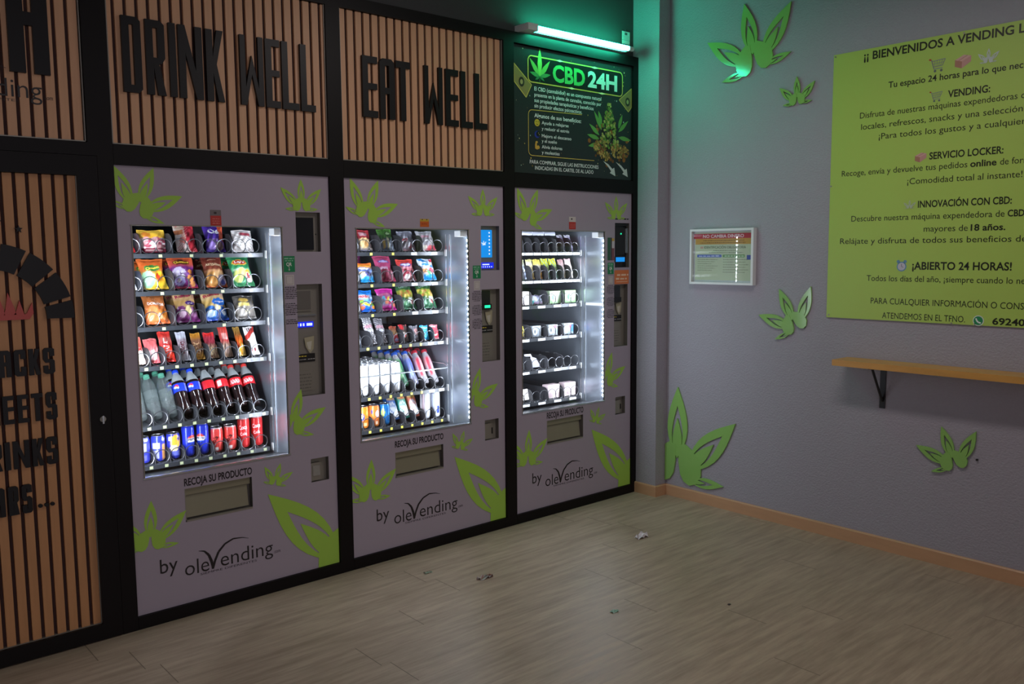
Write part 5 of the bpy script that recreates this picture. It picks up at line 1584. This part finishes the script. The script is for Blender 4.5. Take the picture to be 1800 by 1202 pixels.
m.flat([(-0.04, 0.0), (0.04, 0.0), (0.02, 0.05), (-0.02, 0.062)], lambda u, v, d: (u, v * 0.35 - d, v), 0.0, M_film, c8('d0d0e4'))
m.flat([(-0.07, 0.078), (-0.022, 0.078), (-0.014, 0.062), (-0.02, 0.046), (-0.026, 0.064), (-0.07, 0.068)], lambda u, v, d: (u, v * 0.25 - d, v), 0.0, M_film, c8('f4f4fa'))
o = put(m.build('film_wrapper'), 2.335, YT + 0.045, LIP3[4] + 0.012)
tag(o, goods_label('loose clear film wrapper among empty spirals', 2, 4), 'wrapper', GROUPS[2])
boxed(2, 5, 'white box slipped sideways at the window edge', 2.215, 0.060, 0.062, 0.04, [('g', [(0, 'fff6ec'), (1, 'e8dcd8')])], lean=12, turn=0, name='card_box', z_=0.012, y=YT + 0.035)
for x, d in ((2.437, 'pinkish white card box, left of two'), (2.570, 'pinkish white card box, right of two')):
    boxed(2, 5, d, x, 0.092, 0.078, 0.05, [('g', [(0, 'f4e4e4'), (0.12, 'e8ccd0'), (0.6, 'e8d0d4'), (0.75, 'fcf4f4'), (1, 'fdf8f8')]), ('d', 0.95, 0.1, 'f8f0f0')], name='card_box')

# ================================================================== poster beside the tube light
PX, PZ = 1.986, 1.880
def Pp(u, v, d=0.0):
    return Pl(PX + u, PZ + v, d)
poster = thing('poster', 'black CBD 24H poster with green leaf and gold frame', 'poster')
m = MB()
m.box((PX, 0.0, PZ), (PX + 0.914, 0.012, PZ + 0.650), M_poster, c8("2a3232"))
GOLD, GOLD2, INK = c8('e8c45c'), c8('fff0b0'), c8('f4f8f4')
rr = random.Random(4)
for _ in range(150):
    u, v = rr.uniform(0.01, 0.90), rr.uniform(0.01, 0.64)
    if 0.13 < u < 0.62 and 0.05 < v < 0.60 and rr.random() < 0.85:
        continue
    s = rr.choice((0.0012, 0.0018, 0.003, 0.0045))
    m.flat([(u - s, v), (u, v - s * 1.3), (u + s, v), (u, v + s * 1.3)], Pp, 0.0004, M_poster, rr.choice((GOLD, GOLD2, c8('8c7030'), c8('c0d8c8'))))
def round_line(pts, w, colr, d=0.0006):
    for (x0, y0), (x1, y1) in zip(pts, pts[1:]):
        dx, dy = x1 - x0, y1 - y0
        l = math.hypot(dx, dy) or 1e-6
        nx, ny = -dy / l * w / 2, dx / l * w / 2
        m.flat([(x0 - nx, y0 - ny), (x1 - nx, y1 - ny), (x1 + nx, y1 + ny), (x0 + nx, y0 + ny)], Pp, d, M_poster, colr)
def rounded(u0, v0, u1, v1, r, n=6):
    out = []
    for cx, cy, a0 in ((u1 - r, v1 - r, 0), (u0 + r, v1 - r, 90), (u0 + r, v0 + r, 180), (u1 - r, v0 + r, 270)):
        for i in range(n + 1):
            a = math.radians(a0 + 90 * i / n)
            out.append((cx + r * math.cos(a), cy + r * math.sin(a)))
    return out
# money notes in the corners
for q in ([(0.002, 0.554), (0.004, 0.462), (0.086, 0.390), (0.125, 0.458)], [(0.911, 0.527), (0.805, 0.453), (0.885, 0.392), (0.911, 0.42)]):
    m.flat(q, Pp, 0.0005, M_poster, c8('988450'))
    round_line(q + [q[0]], 0.004, GOLD)
    cx, cy = sum(p[0] for p in q) / 4, sum(p[1] for p in q) / 4
    m.flat([(cx + 0.020 * math.cos(k * PI / 5), cy + 0.026 * math.sin(k * PI / 5)) for k in range(10)], Pp, 0.0007, M_poster, c8('38342a'))
    m.flat([(cx + 0.010 * math.cos(k * PI / 5), cy + 0.013 * math.sin(k * PI / 5)) for k in range(10)], Pp, 0.0009, M_poster, c8('b8a468'))
fr = rounded(0.100, 0.473, 0.832, 0.607, 0.025)
m.flat(fr, Pp, 0.0010, M_poster, c8('12201c'))
round_line(fr + [fr[0]], 0.006, GOLD, 0.0013)
for u, v, s in ((0.33, 0.607, 0.03), (0.60, 0.606, 0.034), (0.42, 0.473, 0.03), (0.66, 0.472, 0.032)):
    m.flat([(u - s, v), (u, v - 0.006), (u + s, v), (u, v + 0.006)], Pp, 0.0015, M_poster, GOLD2)
# seven-fingered leaf
def finger(bx, by, ang, L_, w, colr, d):
    a = math.radians(ang)
    dx, dy = math.sin(a), math.cos(a)
    pr = [(0, 0.04), (0.25, 0.8), (0.45, 1.0), (0.7, 0.7), (1.0, 0.0)]
    left = [(bx + dx * L_ * t - dy * w * k, by + dy * L_ * t + dx * w * k) for t, k in pr]
    right = [(bx + dx * L_ * t + dy * w * k, by + dy * L_ * t - dx * w * k) for t, k in pr[:-1]]
    m.flat(right + left[::-1], Pp, d, M_poster, colr)
for ang, L_, w, colr in ((0, 0.145, 0.016, '8cc860'), (-40, 0.115, 0.014, '78b858'), (40, 0.115, 0.014, '78b858'), (-78, 0.075, 0.011, '4c9858'), (78, 0.080, 0.011, '4c9858'), (-122, 0.04, 0.007, '388050'), (122, 0.04, 0.007, '388050')):
    finger(0.183, 0.508, ang, L_, w, c8(colr), 0.0018 + abs(ang) * 1e-6)
m.rect(0.1815, 0.475, 0.1845, 0.510, Pp, 0.0017, M_poster, c8('388050'))
text(m, 'CBD', 0.277, 0.497, 0.088, Pp, 0.0016, M_poster, c8('58c068'), width=0.247, bold=0.035)
text(m, '24H', 0.546, 0.499, 0.086, Pp, 0.0016, M_poster, c8('d4e4dc'), width=0.241, bold=0.035)
for v, w, s in ((0.432, 0.512, 'El CBD (cannabidiol) es un compuesto natural'), (0.402, 0.512, 'presente en la planta de cannabis, conocido por'), (0.373, 0.449, 'sus propiedades terapéuticas y beneficios'), (0.345, 0.358, 'sin producir efectos psicoactivos.')):
    text(m, s, 0.144, v, 0.0205, Pp, 0.0006, M_poster, INK, width=w)
text(m, 'Algunos de sus beneficios:', 0.143, 0.294, 0.022, Pp, 0.0006, M_poster, INK, width=0.352, bold=0.018)
for v, w, s in ((0.262, 0.201, 'Ayuda a relajarse'), (0.232, 0.205, 'y reducir el estrés'), (0.194, 0.222, 'Mejora el descanso'), (0.167, 0.112, 'y el sueño'), (0.136, 0.152, 'Alivia dolores'), (0.107, 0.132, 'y molestias')):
    text(m, s, 0.196, v, 0.018, Pp, 0.0006, M_poster, INK, width=w)
text(m, 'PARA COMPRAR, SIGUE LAS INSTRUCCIONES', 0.109, 0.052, 0.020, Pp, 0.0006, M_poster, INK, width=0.525)
text(m, 'INDICADAS EN EL CARTEL DE AL LADO', 0.146, 0.022, 0.020, Pp, 0.0006, M_poster, INK, width=0.447)
bx = [(0.50, 0.340), (0.125, 0.330)] + [(0.125 - 0.024 * math.sin(a), 0.306 + 0.024 * math.cos(a)) for a in (0.5, 1.0, PI / 2)] + [(0.101, 0.118)] + [(0.125 - 0.024 * math.cos(a), 0.118 - 0.024 * math.sin(a)) for a in (0.5, 1.0, PI / 2)] + [(0.600, 0.096)]
round_line(bx, 0.0035, GOLD)
def disc(u, v, r, colr, d, n=18):
    m.flat([(u + r * math.cos(2 * PI * k / n), v + r * math.sin(2 * PI * k / n)) for k in range(n)], Pp, d, M_poster, colr)
disc(0.163, 0.267, 0.019, c8('d8c040'), 0.0006)
for s in (-0.007, 0.007):
    disc(0.163 + s, 0.272, 0.003, c8('50400c'), 0.0009, 8)
m.flat([(0.152, 0.264), (0.163, 0.254), (0.174, 0.264), (0.163, 0.259)], Pp, 0.0009, M_poster, c8('50400c'))
disc(0.163, 0.206, 0.019, c8('2c3ca0'), 0.0006)
disc(0.170, 0.209, 0.014, c8('15181a'), 0.0009)
for p in ((0.172, 0.214), (0.178, 0.206)):
    disc(p[0], p[1], 0.0025, c8('d8c860'), 0.0012, 6)
SKIN = c8('d8a848')
m.flat([(0.148, 0.132), (0.160, 0.127), (0.178, 0.132), (0.182, 0.142), (0.172, 0.150), (0.162, 0.146), (0.160, 0.160), (0.168, 0.164), (0.164, 0.172), (0.152, 0.170), (0.147, 0.150)], Pp, 0.0006, M_poster, SKIN)
# hemp plant picture
for _ in range(60):
    a, q = rr.uniform(0, 6.28), rr.random() ** 0.5
    disc(0.725 + 0.17 * q * math.cos(a), 0.20 + 0.13 * q * math.sin(a), rr.uniform(0.006, 0.014), rr.choice((c8('241a10'), c8('342410'), c8('7c4c1c'), c8('a06428'))), 0.00045 + 0.0000015 * _, 7)
for bx_, by_, an, L_ in ((0.66, 0.27, -32, 0.12), (0.64, 0.24, -55, 0.10), (0.64, 0.22, -80, 0.10), (0.64, 0.19, -100, 0.09), (0.80, 0.27, 50, 0.11), (0.80, 0.24, 95, 0.11), (0.80, 0.29, 22, 0.09), (0.66, 0.30, -20, 0.08)):
    finger(bx_, by_, an, L_, 0.013, c8('6ca850'), 0.0008 + L_ * 1e-4)
i = 0
for j in range(230):
    t = rr.random()
    v = 0.17 + 0.255 * t
    hw = 0.070 * (1 - t) ** 0.75 + 0.012
    u = 0.722 + rr.uniform(-hw, hw)
    disc(u, v, rr.uniform(0.005, 0.011) * (1.15 - 0.5 * t), rr.choice((c8('587c34'), c8('749c40'), c8('90ac4c'), c8('a89448'), c8('3c5428'), c8('c0c068'))), 0.0010 + j * 2e-6, 7)
for cx, cy, R_ in ((0.640, 0.175, 0.050), (0.685, 0.135, 0.044), (0.790, 0.165, 0.052), (0.850, 0.16, 0.04)):
    for j in range(70):
        a, q = rr.uniform(0, 6.28), R_ * rr.random() ** 0.5
        disc(cx + q * math.cos(a), cy + q * 0.8 * math.sin(a), rr.uniform(0.004, 0.009), rr.choice((c8('9c7c3c'), c8('c09850'), c8('84682c'), c8('d0b060'), c8('985834'), c8('707c3c'))), 0.0016 + j * 2e-6, 7)
for u in (0.672, 0.779):
    m.flat([(u, 0.099), (u + 0.045, 0.082), (u + 0.078, 0.058), (u + 0.094, 0.066), (u + 0.104, 0.018), (u + 0.056, 0.034), (u + 0.068, 0.044), (u + 0.045, 0.066)], Pp, 0.0006, M_poster, c8('d8dcd8'))
m.build('poster_board', poster)

# green tube light on the wall above, with the tag hanging behind it
tl = thing('tube_light', 'glowing green tube light mounted above the CBD poster', 'light', (2.49, 0.03, 2.632))
def tlb(a, b):
    return [(p[0] - 2.49, p[1] - 0.03, p[2] - 2.632) for p in (a, b)]
m = MB(); m.box(*tlb((2.05, -0.030, 2.598), (2.82, 0.029, 2.624)), M_white); m.build('batten', tl)
m = MB(); m.tube(tlb((2.092, -0.060, 2.611), (2.799, -0.060, 2.611)), 0.0135, M_tube, n=16); m.build('glass_tube', tl)
m = MB(); m.box(*tlb((2.022, -0.076, 2.594), (2.091, 0.029, 2.628)), M_white); m.build('end_cap', tl)
m = MB(); m.tube(tlb((2.7995, -0.060, 2.611), (2.836, -0.060, 2.611)), 0.0135, M_white, n=16); m.box(*tlb((2.806, -0.064, 2.603), (2.830, 0.029, 2.619)), M_white); m.build('end_cap', tl)
pt = thing('paper_tag', 'small white printed tag hanging at the right end of the tube', 'tag')
m = MB()
m.box((2.838, 0.0215, 2.660), (2.905, 0.0225, 2.730), M_print, c8('c8cccc'))
m.rect(2.861, 2.710, 2.883, 2.724, Pl, -0.0212, M_print, c8('505858'))
m.rect(2.838, 2.680, 2.905, 2.683, Pl, -0.0212, M_print, c8('889090'))
for i in range(3):
    scribble(m, 2.845, 2.899, 2.688 + i * 0.007, 0.003, Pl, -0.0212, M_print, c8('8c9494'), 90 + i)
m.build('tag_card', pt)
m = MB(); m.tube([(2.871, 0.0215, 2.728), (2.871, 0.0275, 2.742)], 0.002, M_silver, n=6); m.build('hook', pt)

# ================================================================== right wall
def Pr(u, v, d=0.0):            # u runs from the corner towards the room, v up, d off the wall
    return (XW - d, -u, v)
sign = thing('welcome_sign', 'large lime green information sign with black Spanish text', 'sign')
m = MB()
SU0, SU1, SV0, SV1 = 1.190, 2.410, 1.127, 2.412
m.slab([(SU0, SV0), (SU1, SV0), (SU1, SV1), (SU0, SV1)], Pr, 0.002, 0.008, M_sign, c8('b0ca60'))
TX = c8('2a2c1e')
SD = 0.0086
SIGN = [('¡¡ BIENVENIDOS A VENDING LOCKER !!', 1.345, 2.255, 2.361, 0.0385, 0.022), ('Tu espacio 24 horas para lo que necesitas', 1.469, 2.131, 2.216, 0.029, 0.014), ('VENDING:', 1.742, 1.918, 2.135, 0.032, 0.022),
        ('Disfruta de nuestras máquinas expendedoras con productos', 1.334, 2.266, 2.091, 0.029, 0.0), ('locales, refrescos, snacks y una selección de bebidas.', 1.342, 2.258, 2.037, 0.029, 0.0), ('¡Para todos los gustos y a cualquier hora!', 1.431, 2.169, 1.984, 0.029, 0.0),
        ('SERVICIO LOCKER:', 1.671, 1.983, 1.870, 0.032, 0.022), ('Recoge, envía y devuelve tus pedidos', 1.250, 1.838, 1.822, 0.029, 0.0), ('online', 1.850, 1.958, 1.822, 0.029, 0.024), ('de forma rápida y segura.', 1.972, 2.350, 1.822, 0.029, 0.0), ('¡Comodidad total al instante!', 1.575, 2.062, 1.764, 0.029, 0.0),
        ('INNOVACIÓN CON CBD:', 1.628, 2.026, 1.655, 0.032, 0.022), ('Descubre nuestra máquina expendedora de', 1.307, 2.000, 1.601, 0.029, 0.0), ('CBD', 2.012, 2.078, 1.601, 0.029, 0.024), ('para', 2.092, 2.16, 1.601, 0.029, 0.0), ('mayores de', 1.659, 1.852, 1.544, 0.029, 0.0), ('18 años.', 1.864, 2.006, 1.544, 0.029, 0.024),
        ('Relájate y disfruta de todos sus beneficios de manera legal.', 1.252, 2.348, 1.493, 0.029, 0.0), ('¡ABIERTO 24 HORAS!', 1.613, 2.039, 1.371, 0.036, 0.022), ('Todos los días del año, ¡siempre cuando lo necesites!', 1.395, 2.205, 1.314, 0.029, 0.0),
        ('PARA CUALQUIER INFORMACIÓN O CONSULTA', 1.419, 2.181, 1.205, 0.030, 0.0), ('ATENDEMOS EN EL TFNO.', 1.478, 1.858, 1.137, 0.030, 0.0), ('692408', 1.972, 2.128, 1.135, 0.030, 0.024)]
for s, u0, u1, v, cap, bold in SIGN:
    text(m, s, u0, v, cap, Pr, SD, M_sign, TX, width=u1 - u0, bold=bold)
def sline(pts, w, colr, d=SD):
    for (x0, y0), (x1, y1) in zip(pts, pts[1:]):
        dx, dy = x1 - x0, y1 - y0
        l = math.hypot(dx, dy) or 1e-6
        nx, ny = -dy / l * w / 2, dx / l * w / 2
        m.flat([(x0 - nx, y0 - ny), (x1 - nx, y1 - ny), (x1 + nx, y1 + ny), (x0 + nx, y0 + ny)], Pr, d, M_sign, colr)
def cart(u, v, s):
    g = c8('8c9090')
    sline([(u - 0.52 * s, v + 0.42 * s), (u - 0.40 * s, v + 0.40 * s), (u - 0.22 * s, v - 0.22 * s), (u + 0.36 * s, v - 0.20 * s)], s * 0.06, g)
    sline([(u - 0.36 * s, v + 0.30 * s), (u + 0.52 * s, v + 0.38 * s), (u + 0.34 * s, v - 0.04 * s), (u - 0.28 * s, v - 0.08 * s)], s * 0.05, g)
    for t in (0.2, 0.4, 0.6, 0.8):
        sline([(u - 0.36 * s + 0.88 * s * t, v + (0.30 + 0.08 * t) * s), (u - 0.28 * s + 0.62 * s * t, v + (-0.08 + 0.04 * t) * s)], s * 0.03, g)
    sline([(u - 0.32 * s, v + 0.12 * s), (u + 0.43 * s, v + 0.17 * s)], s * 0.03, g)
    sline([(u - 0.56 * s, v + 0.44 * s), (u - 0.42 * s, v + 0.41 * s)], s * 0.10, c8('b84030'), SD + 0.0003)
    for o in (-0.14, 0.28):
        m.flat([(u + (o + 0.09 * math.cos(k * PI / 5)) * s, v + (-0.36 + 0.09 * math.sin(k * PI / 5)) * s) for k in range(10)], Pr, SD, M_sign, c8('686c6c'))
def parcel(u, v, s):
    m.flat([(u - .5 * s, v + .12 * s), (u - .5 * s, v - .30 * s), (u - .06 * s, v - .46 * s), (u - .06 * s, v - .02 * s)], Pr, SD, M_sign, c8('b07c68'))
    m.flat([(u - .06 * s, v - .02 * s), (u - .06 * s, v - .46 * s), (u + .5 * s, v - .10 * s), (u + .5 * s, v + .26 * s)], Pr, SD, M_sign, c8('c8948c'))
    m.flat([(u - .5 * s, v + .12 * s), (u - .06 * s, v - .02 * s), (u + .5 * s, v + .26 * s), (u + .04 * s, v + .38 * s)], Pr, SD, M_sign, c8('d4a49c'))
    sline([(u - 0.28 * s, v + 0.05 * s), (u + 0.27 * s, v + 0.32 * s)], s * 0.05, c8('b88880'), SD + 0.0003)
cart(1.690, 2.283, 0.066)
parcel(1.800, 2.284, 0.068)
for p, h in placed_emblem(1.905, 2.258, 0.062, 0):
    m.flat(p, Pr, SD + h, M_sign, c8('c4cac4'))
cart(1.690, 2.146, 0.052)
parcel(1.632, 1.884, 0.052)
for p, h in placed_emblem(1.590, 1.652, 0.040, 0):
    m.flat(p, Pr, SD + h, M_sign, c8('b8c4a8'))
def sdisc(u, v, r, colr, d, n=20):
    m.flat([(u + r * math.cos(2 * PI * k / n), v + r * math.sin(2 * PI * k / n)) for k in range(n)], Pr, d, M_sign, colr)
sdisc(1.563, 1.384, 0.023, c8('6c98b8'), SD)
sdisc(1.563, 1.384, 0.018, c8('c8c4d0'), SD + .0003)
for o in (-0.016, 0.016):
    sdisc(1.563 + o, 1.407, 0.008, c8('6c98b8'), SD, 10)
sline([(1.563, 1.396), (1.563, 1.384), (1.571, 1.380)], 0.002, c8('504858'), SD + .0006)
sdisc(1.914, 1.148, 0.0235, c8('d8e0d4'), SD)
sdisc(1.914, 1.148, 0.0195, c8('2c8c58'), SD + .0003)
sline([(1.904, 1.158), (1.907, 1.149), (1.914, 1.141), (1.925, 1.138)], 0.0065, c8('e4ece4'), SD + .0006)
m.flat([(1.894, 1.126), (1.903, 1.131), (1.899, 1.139)], Pr, SD, M_sign, c8('d8e0d4'))
m.build('sign_board', sign)
for u, v in ((1.199, 2.402), (1.196, 1.778), (1.203, 1.140), (1.80, 2.402), (1.80, 1.130)):
    s_ = MB(); s_.tube([Pr(u, v, 0.008), Pr(u, v, 0.0105)], 0.004, M_metal, n=10); s_.build('screw', sign)

nf = thing('notice_frame', 'small white framed notice about changing money, left of the green sign', 'framed notice')
m = MB()
U0, U1, V0, V1 = 0.350, 0.770, 1.277, 1.586
for a, b, c, d in ((U0, V0, U1, V0 + 0.012), (U0, V1 - 0.012, U1, V1), (U0, V0 + 0.012, U0 + 0.012, V1 - 0.012), (U1 - 0.014, V0 + 0.012, U1, V1 - 0.012)):
    m.slab([(a, b), (c, b), (c, d), (a, d)], Pr, 0.001, 0.032, M_white)
m.build('frame', nf)
m = MB()
m.slab([(U0 + .012, V0 + .012), (U1 - .014, V0 + .012), (U1 - .014, V1 - .012), (U0 + .012, V1 - .012)], Pr, 0.001, 0.012, M_print, c8('c8ccd0'))
def nr(a, b, c, d, colr, h=0.0124):
    m.rect(a, b, c, d, Pr, h, M_print, c8(colr))
nr(.374, 1.300, .752, 1.568, 'c4ccae')
nr(.364, 1.532, .752, 1.560, 'b83038', 0.0128)
nr(.376, 1.500, .750, 1.532, 'c89840', 0.0128)
text(m, 'NO CAMBIA DINERO', 0.428, 1.537, 0.018, Pr, 0.0133, M_print, c8('f0dce0'), width=0.270, bold=0.02)
for v, a, b in ((1.519, .43, .70), (1.507, .41, .71)):
    scribble(m, a, b, v, 0.005, Pr, 0.0133, M_print, c8('7c5420'), int(v * 1000))
text(m, 'IDENTIFICACIÓN OBLIGATORIA', 0.437, 1.477, 0.014, Pr, 0.0128, M_print, c8('58604c'), width=0.275)
scribble(m, .41, .43, 1.477, 0.014, Pr, 0.0128, M_print, c8('c8a090'), 8)
for v, a, b in ((1.464, .50, .65), (1.452, .47, .69)):
    scribble(m, a, b, v, 0.0045, Pr, 0.0128, M_print, c8('7c8470'), int(v * 1000))
nr(.389, 1.428, .554, 1.443, '3858b8', 0.0128)
scribble(m, .40, .545, 1.432, 0.008, Pr, 0.0133, M_print, c8('c8d0ec'), 15)
nr(.562, 1.428, .705, 1.443, '6c9858', 0.0128)
scribble(m, .575, .70, 1.432, 0.008, Pr, 0.0133, M_print, c8('c8dcc0'), 16)
nr(.718, 1.415, .745, 1.440, '4858a8', 0.0128)
for i in range(6):
    scribble(m, .392, .53 - 0.02 * (i % 3), 1.414 - i * 0.012, 0.0045, Pr, 0.0128, M_print, c8('8c947c'), 30 + i)
    scribble(m, .565, .73 - 0.02 * (i % 2), 1.414 - i * 0.014, 0.0045, Pr, 0.0128, M_print, c8('8c947c'), 50 + i)
m.build('notice_sheet', nf)
m = MB()
m.slab([(U0 + .012, V0 + .012), (U1 - .014, V0 + .012), (U1 - .014, V1 - .012), (U0 + .012, V1 - .012)], Pr, 0.0265, 0.029, M_acrylic)
m.build('glazing', nf)

def plaque(label, cu, cv, S, deg, win=None, skip=()):
    m = MB()
    for p, h in placed_emblem(cu, cv, S, deg, win, 1.0, skip):
        m.slab(p, Pr, 0.002, 0.010 + h, M_plaque)
    tag(m.build('leaf_plaque'), label, 'wall decoration', 'green leaf emblems on the grey wall')
plaque('large green leaf emblem at the top of the grey wall', 0.750, 2.400, 0.375, -12.4)
plaque('smallest green leaf emblem, between the top emblem and the sign', 0.996, 2.200, 0.142, -2.3)
plaque('tilted green leaf emblem right below the framed notice', 1.031, 1.044, 0.245, -27.8, None, (5, 6))
plaque('biggest green leaf emblem in the corner just above the baseboard', 0.258, 0.087, 0.578, 0, (0.168, 0.07, 2, 3))
plaque('green leaf emblem under the wooden wall shelf', 1.850, 0.465, 0.2016, -21.8, None, (5, 6))

sh = thing('wall_shelf', 'narrow pine wall shelf on black brackets below the sign', 'shelf')
m = MB()
m.box((XW - 0.150, -2.75, 0.905), (XW - 0.001, -1.305, 0.934), M_pine)
m.build('shelf_board', sh)
for y in (-1.492, -2.55):
    m = MB()
    m.box((XW - 0.005, y - 0.014, 0.700), (XW - 0.0005, y + 0.014, 0.905), M_bracket)
    m.box((XW - 0.130, y - 0.014, 0.900), (XW - 0.005, y + 0.014, 0.9045), M_bracket)
    m.tube([(XW - 0.006, y, 0.735), (XW - 0.115, y, 0.900)], 0.006, M_bracket, n=8)
    m.build('bracket', sh)
m = MB(); m.tube([(XW - 0.0005, -1.935, 0.524), (XW - 0.008, -1.935, 0.524)], 0.005, M_bracket, n=10)
tag(m.build('wall_plug'), 'tiny dark wall plug right of the lowest leaf emblem', 'wall plug')

# ================================================================== litter on the floor
def scrap(name, label, x, y, sx, sy, hgt, colr, seed, cat='litter'):
    r = random.Random(seed)
    n = 6
    m = MB()
    vs, cs = [], []
    for j in range(n + 1):
        for i in range(n + 1):
            vs.append((x + sx * (i / n - .5) + r.uniform(-.1, .1) * sx, y + sy * (j / n - .5) + r.uniform(-.1, .1) * sy, 0.001 + hgt * (0.0 if i in (0, n) and j in (0, n) else r.random() ** 1.5)))
            cs.append(c8(r.choice(colr)))
    fs = [(j * (n + 1) + i, j * (n + 1) + i + 1, (j + 1) * (n + 1) + i + 1, (j + 1) * (n + 1) + i) for j in range(n) for i in range(n)]
    m.add(vs, fs, M_print, cs)
    tag(m.build(name), label, cat)
scrap('paper_scrap', 'crumpled white paper scrap on the floor near the corner', 2.31, -0.605, 0.075, 0.035, 0.028, ['e4dce0', 'd0c8cc', 'ece6ea'], 1)
scrap('wrapper_scrap', 'small grey and brown wrapper scrap before the middle machine', 1.356, -0.50, 0.075, 0.03, 0.016, ['c0b8b8', '8c5848', 'a8b0a8', '605048'], 2)
scrap('plastic_scrap', 'tiny green scrap on the floor nearest the machines', 1.20, -0.274, 0.035, 0.016, 0.008, ['8cb094', '5c6c58', 'a0a898'], 3)
scrap('plastic_scrap', 'pale teal plastic scrap in the middle of the floor', 1.515, -1.141, 0.034, 0.020, 0.008, ['88b0a0', 'a0c0b0'], 4)
scrap('dirt_crumb', 'dark crumb on the floor, furthest right of the litter', 1.921, -1.413, 0.014, 0.009, 0.005, ['3c3430', '504840'], 5)

# ================================================================== lamp overhead
cl = thing('ceiling_lamp', 'long white ceiling lamp box above the room', 'lamp', (1.55, -1.75, CEIL))
m = MB()
for a, b in (((-0.15, -0.58, -0.165), (-0.14, 0.58, 0)), ((0.14, -0.58, -0.165), (0.15, 0.58, 0)), ((-0.14, -0.58, -0.165), (0.14, -0.57, 0)), ((-0.14, 0.57, -0.165), (0.14, 0.58, 0))):
    m.box(a, b, M_white)
m.build('lamp_housing', cl)
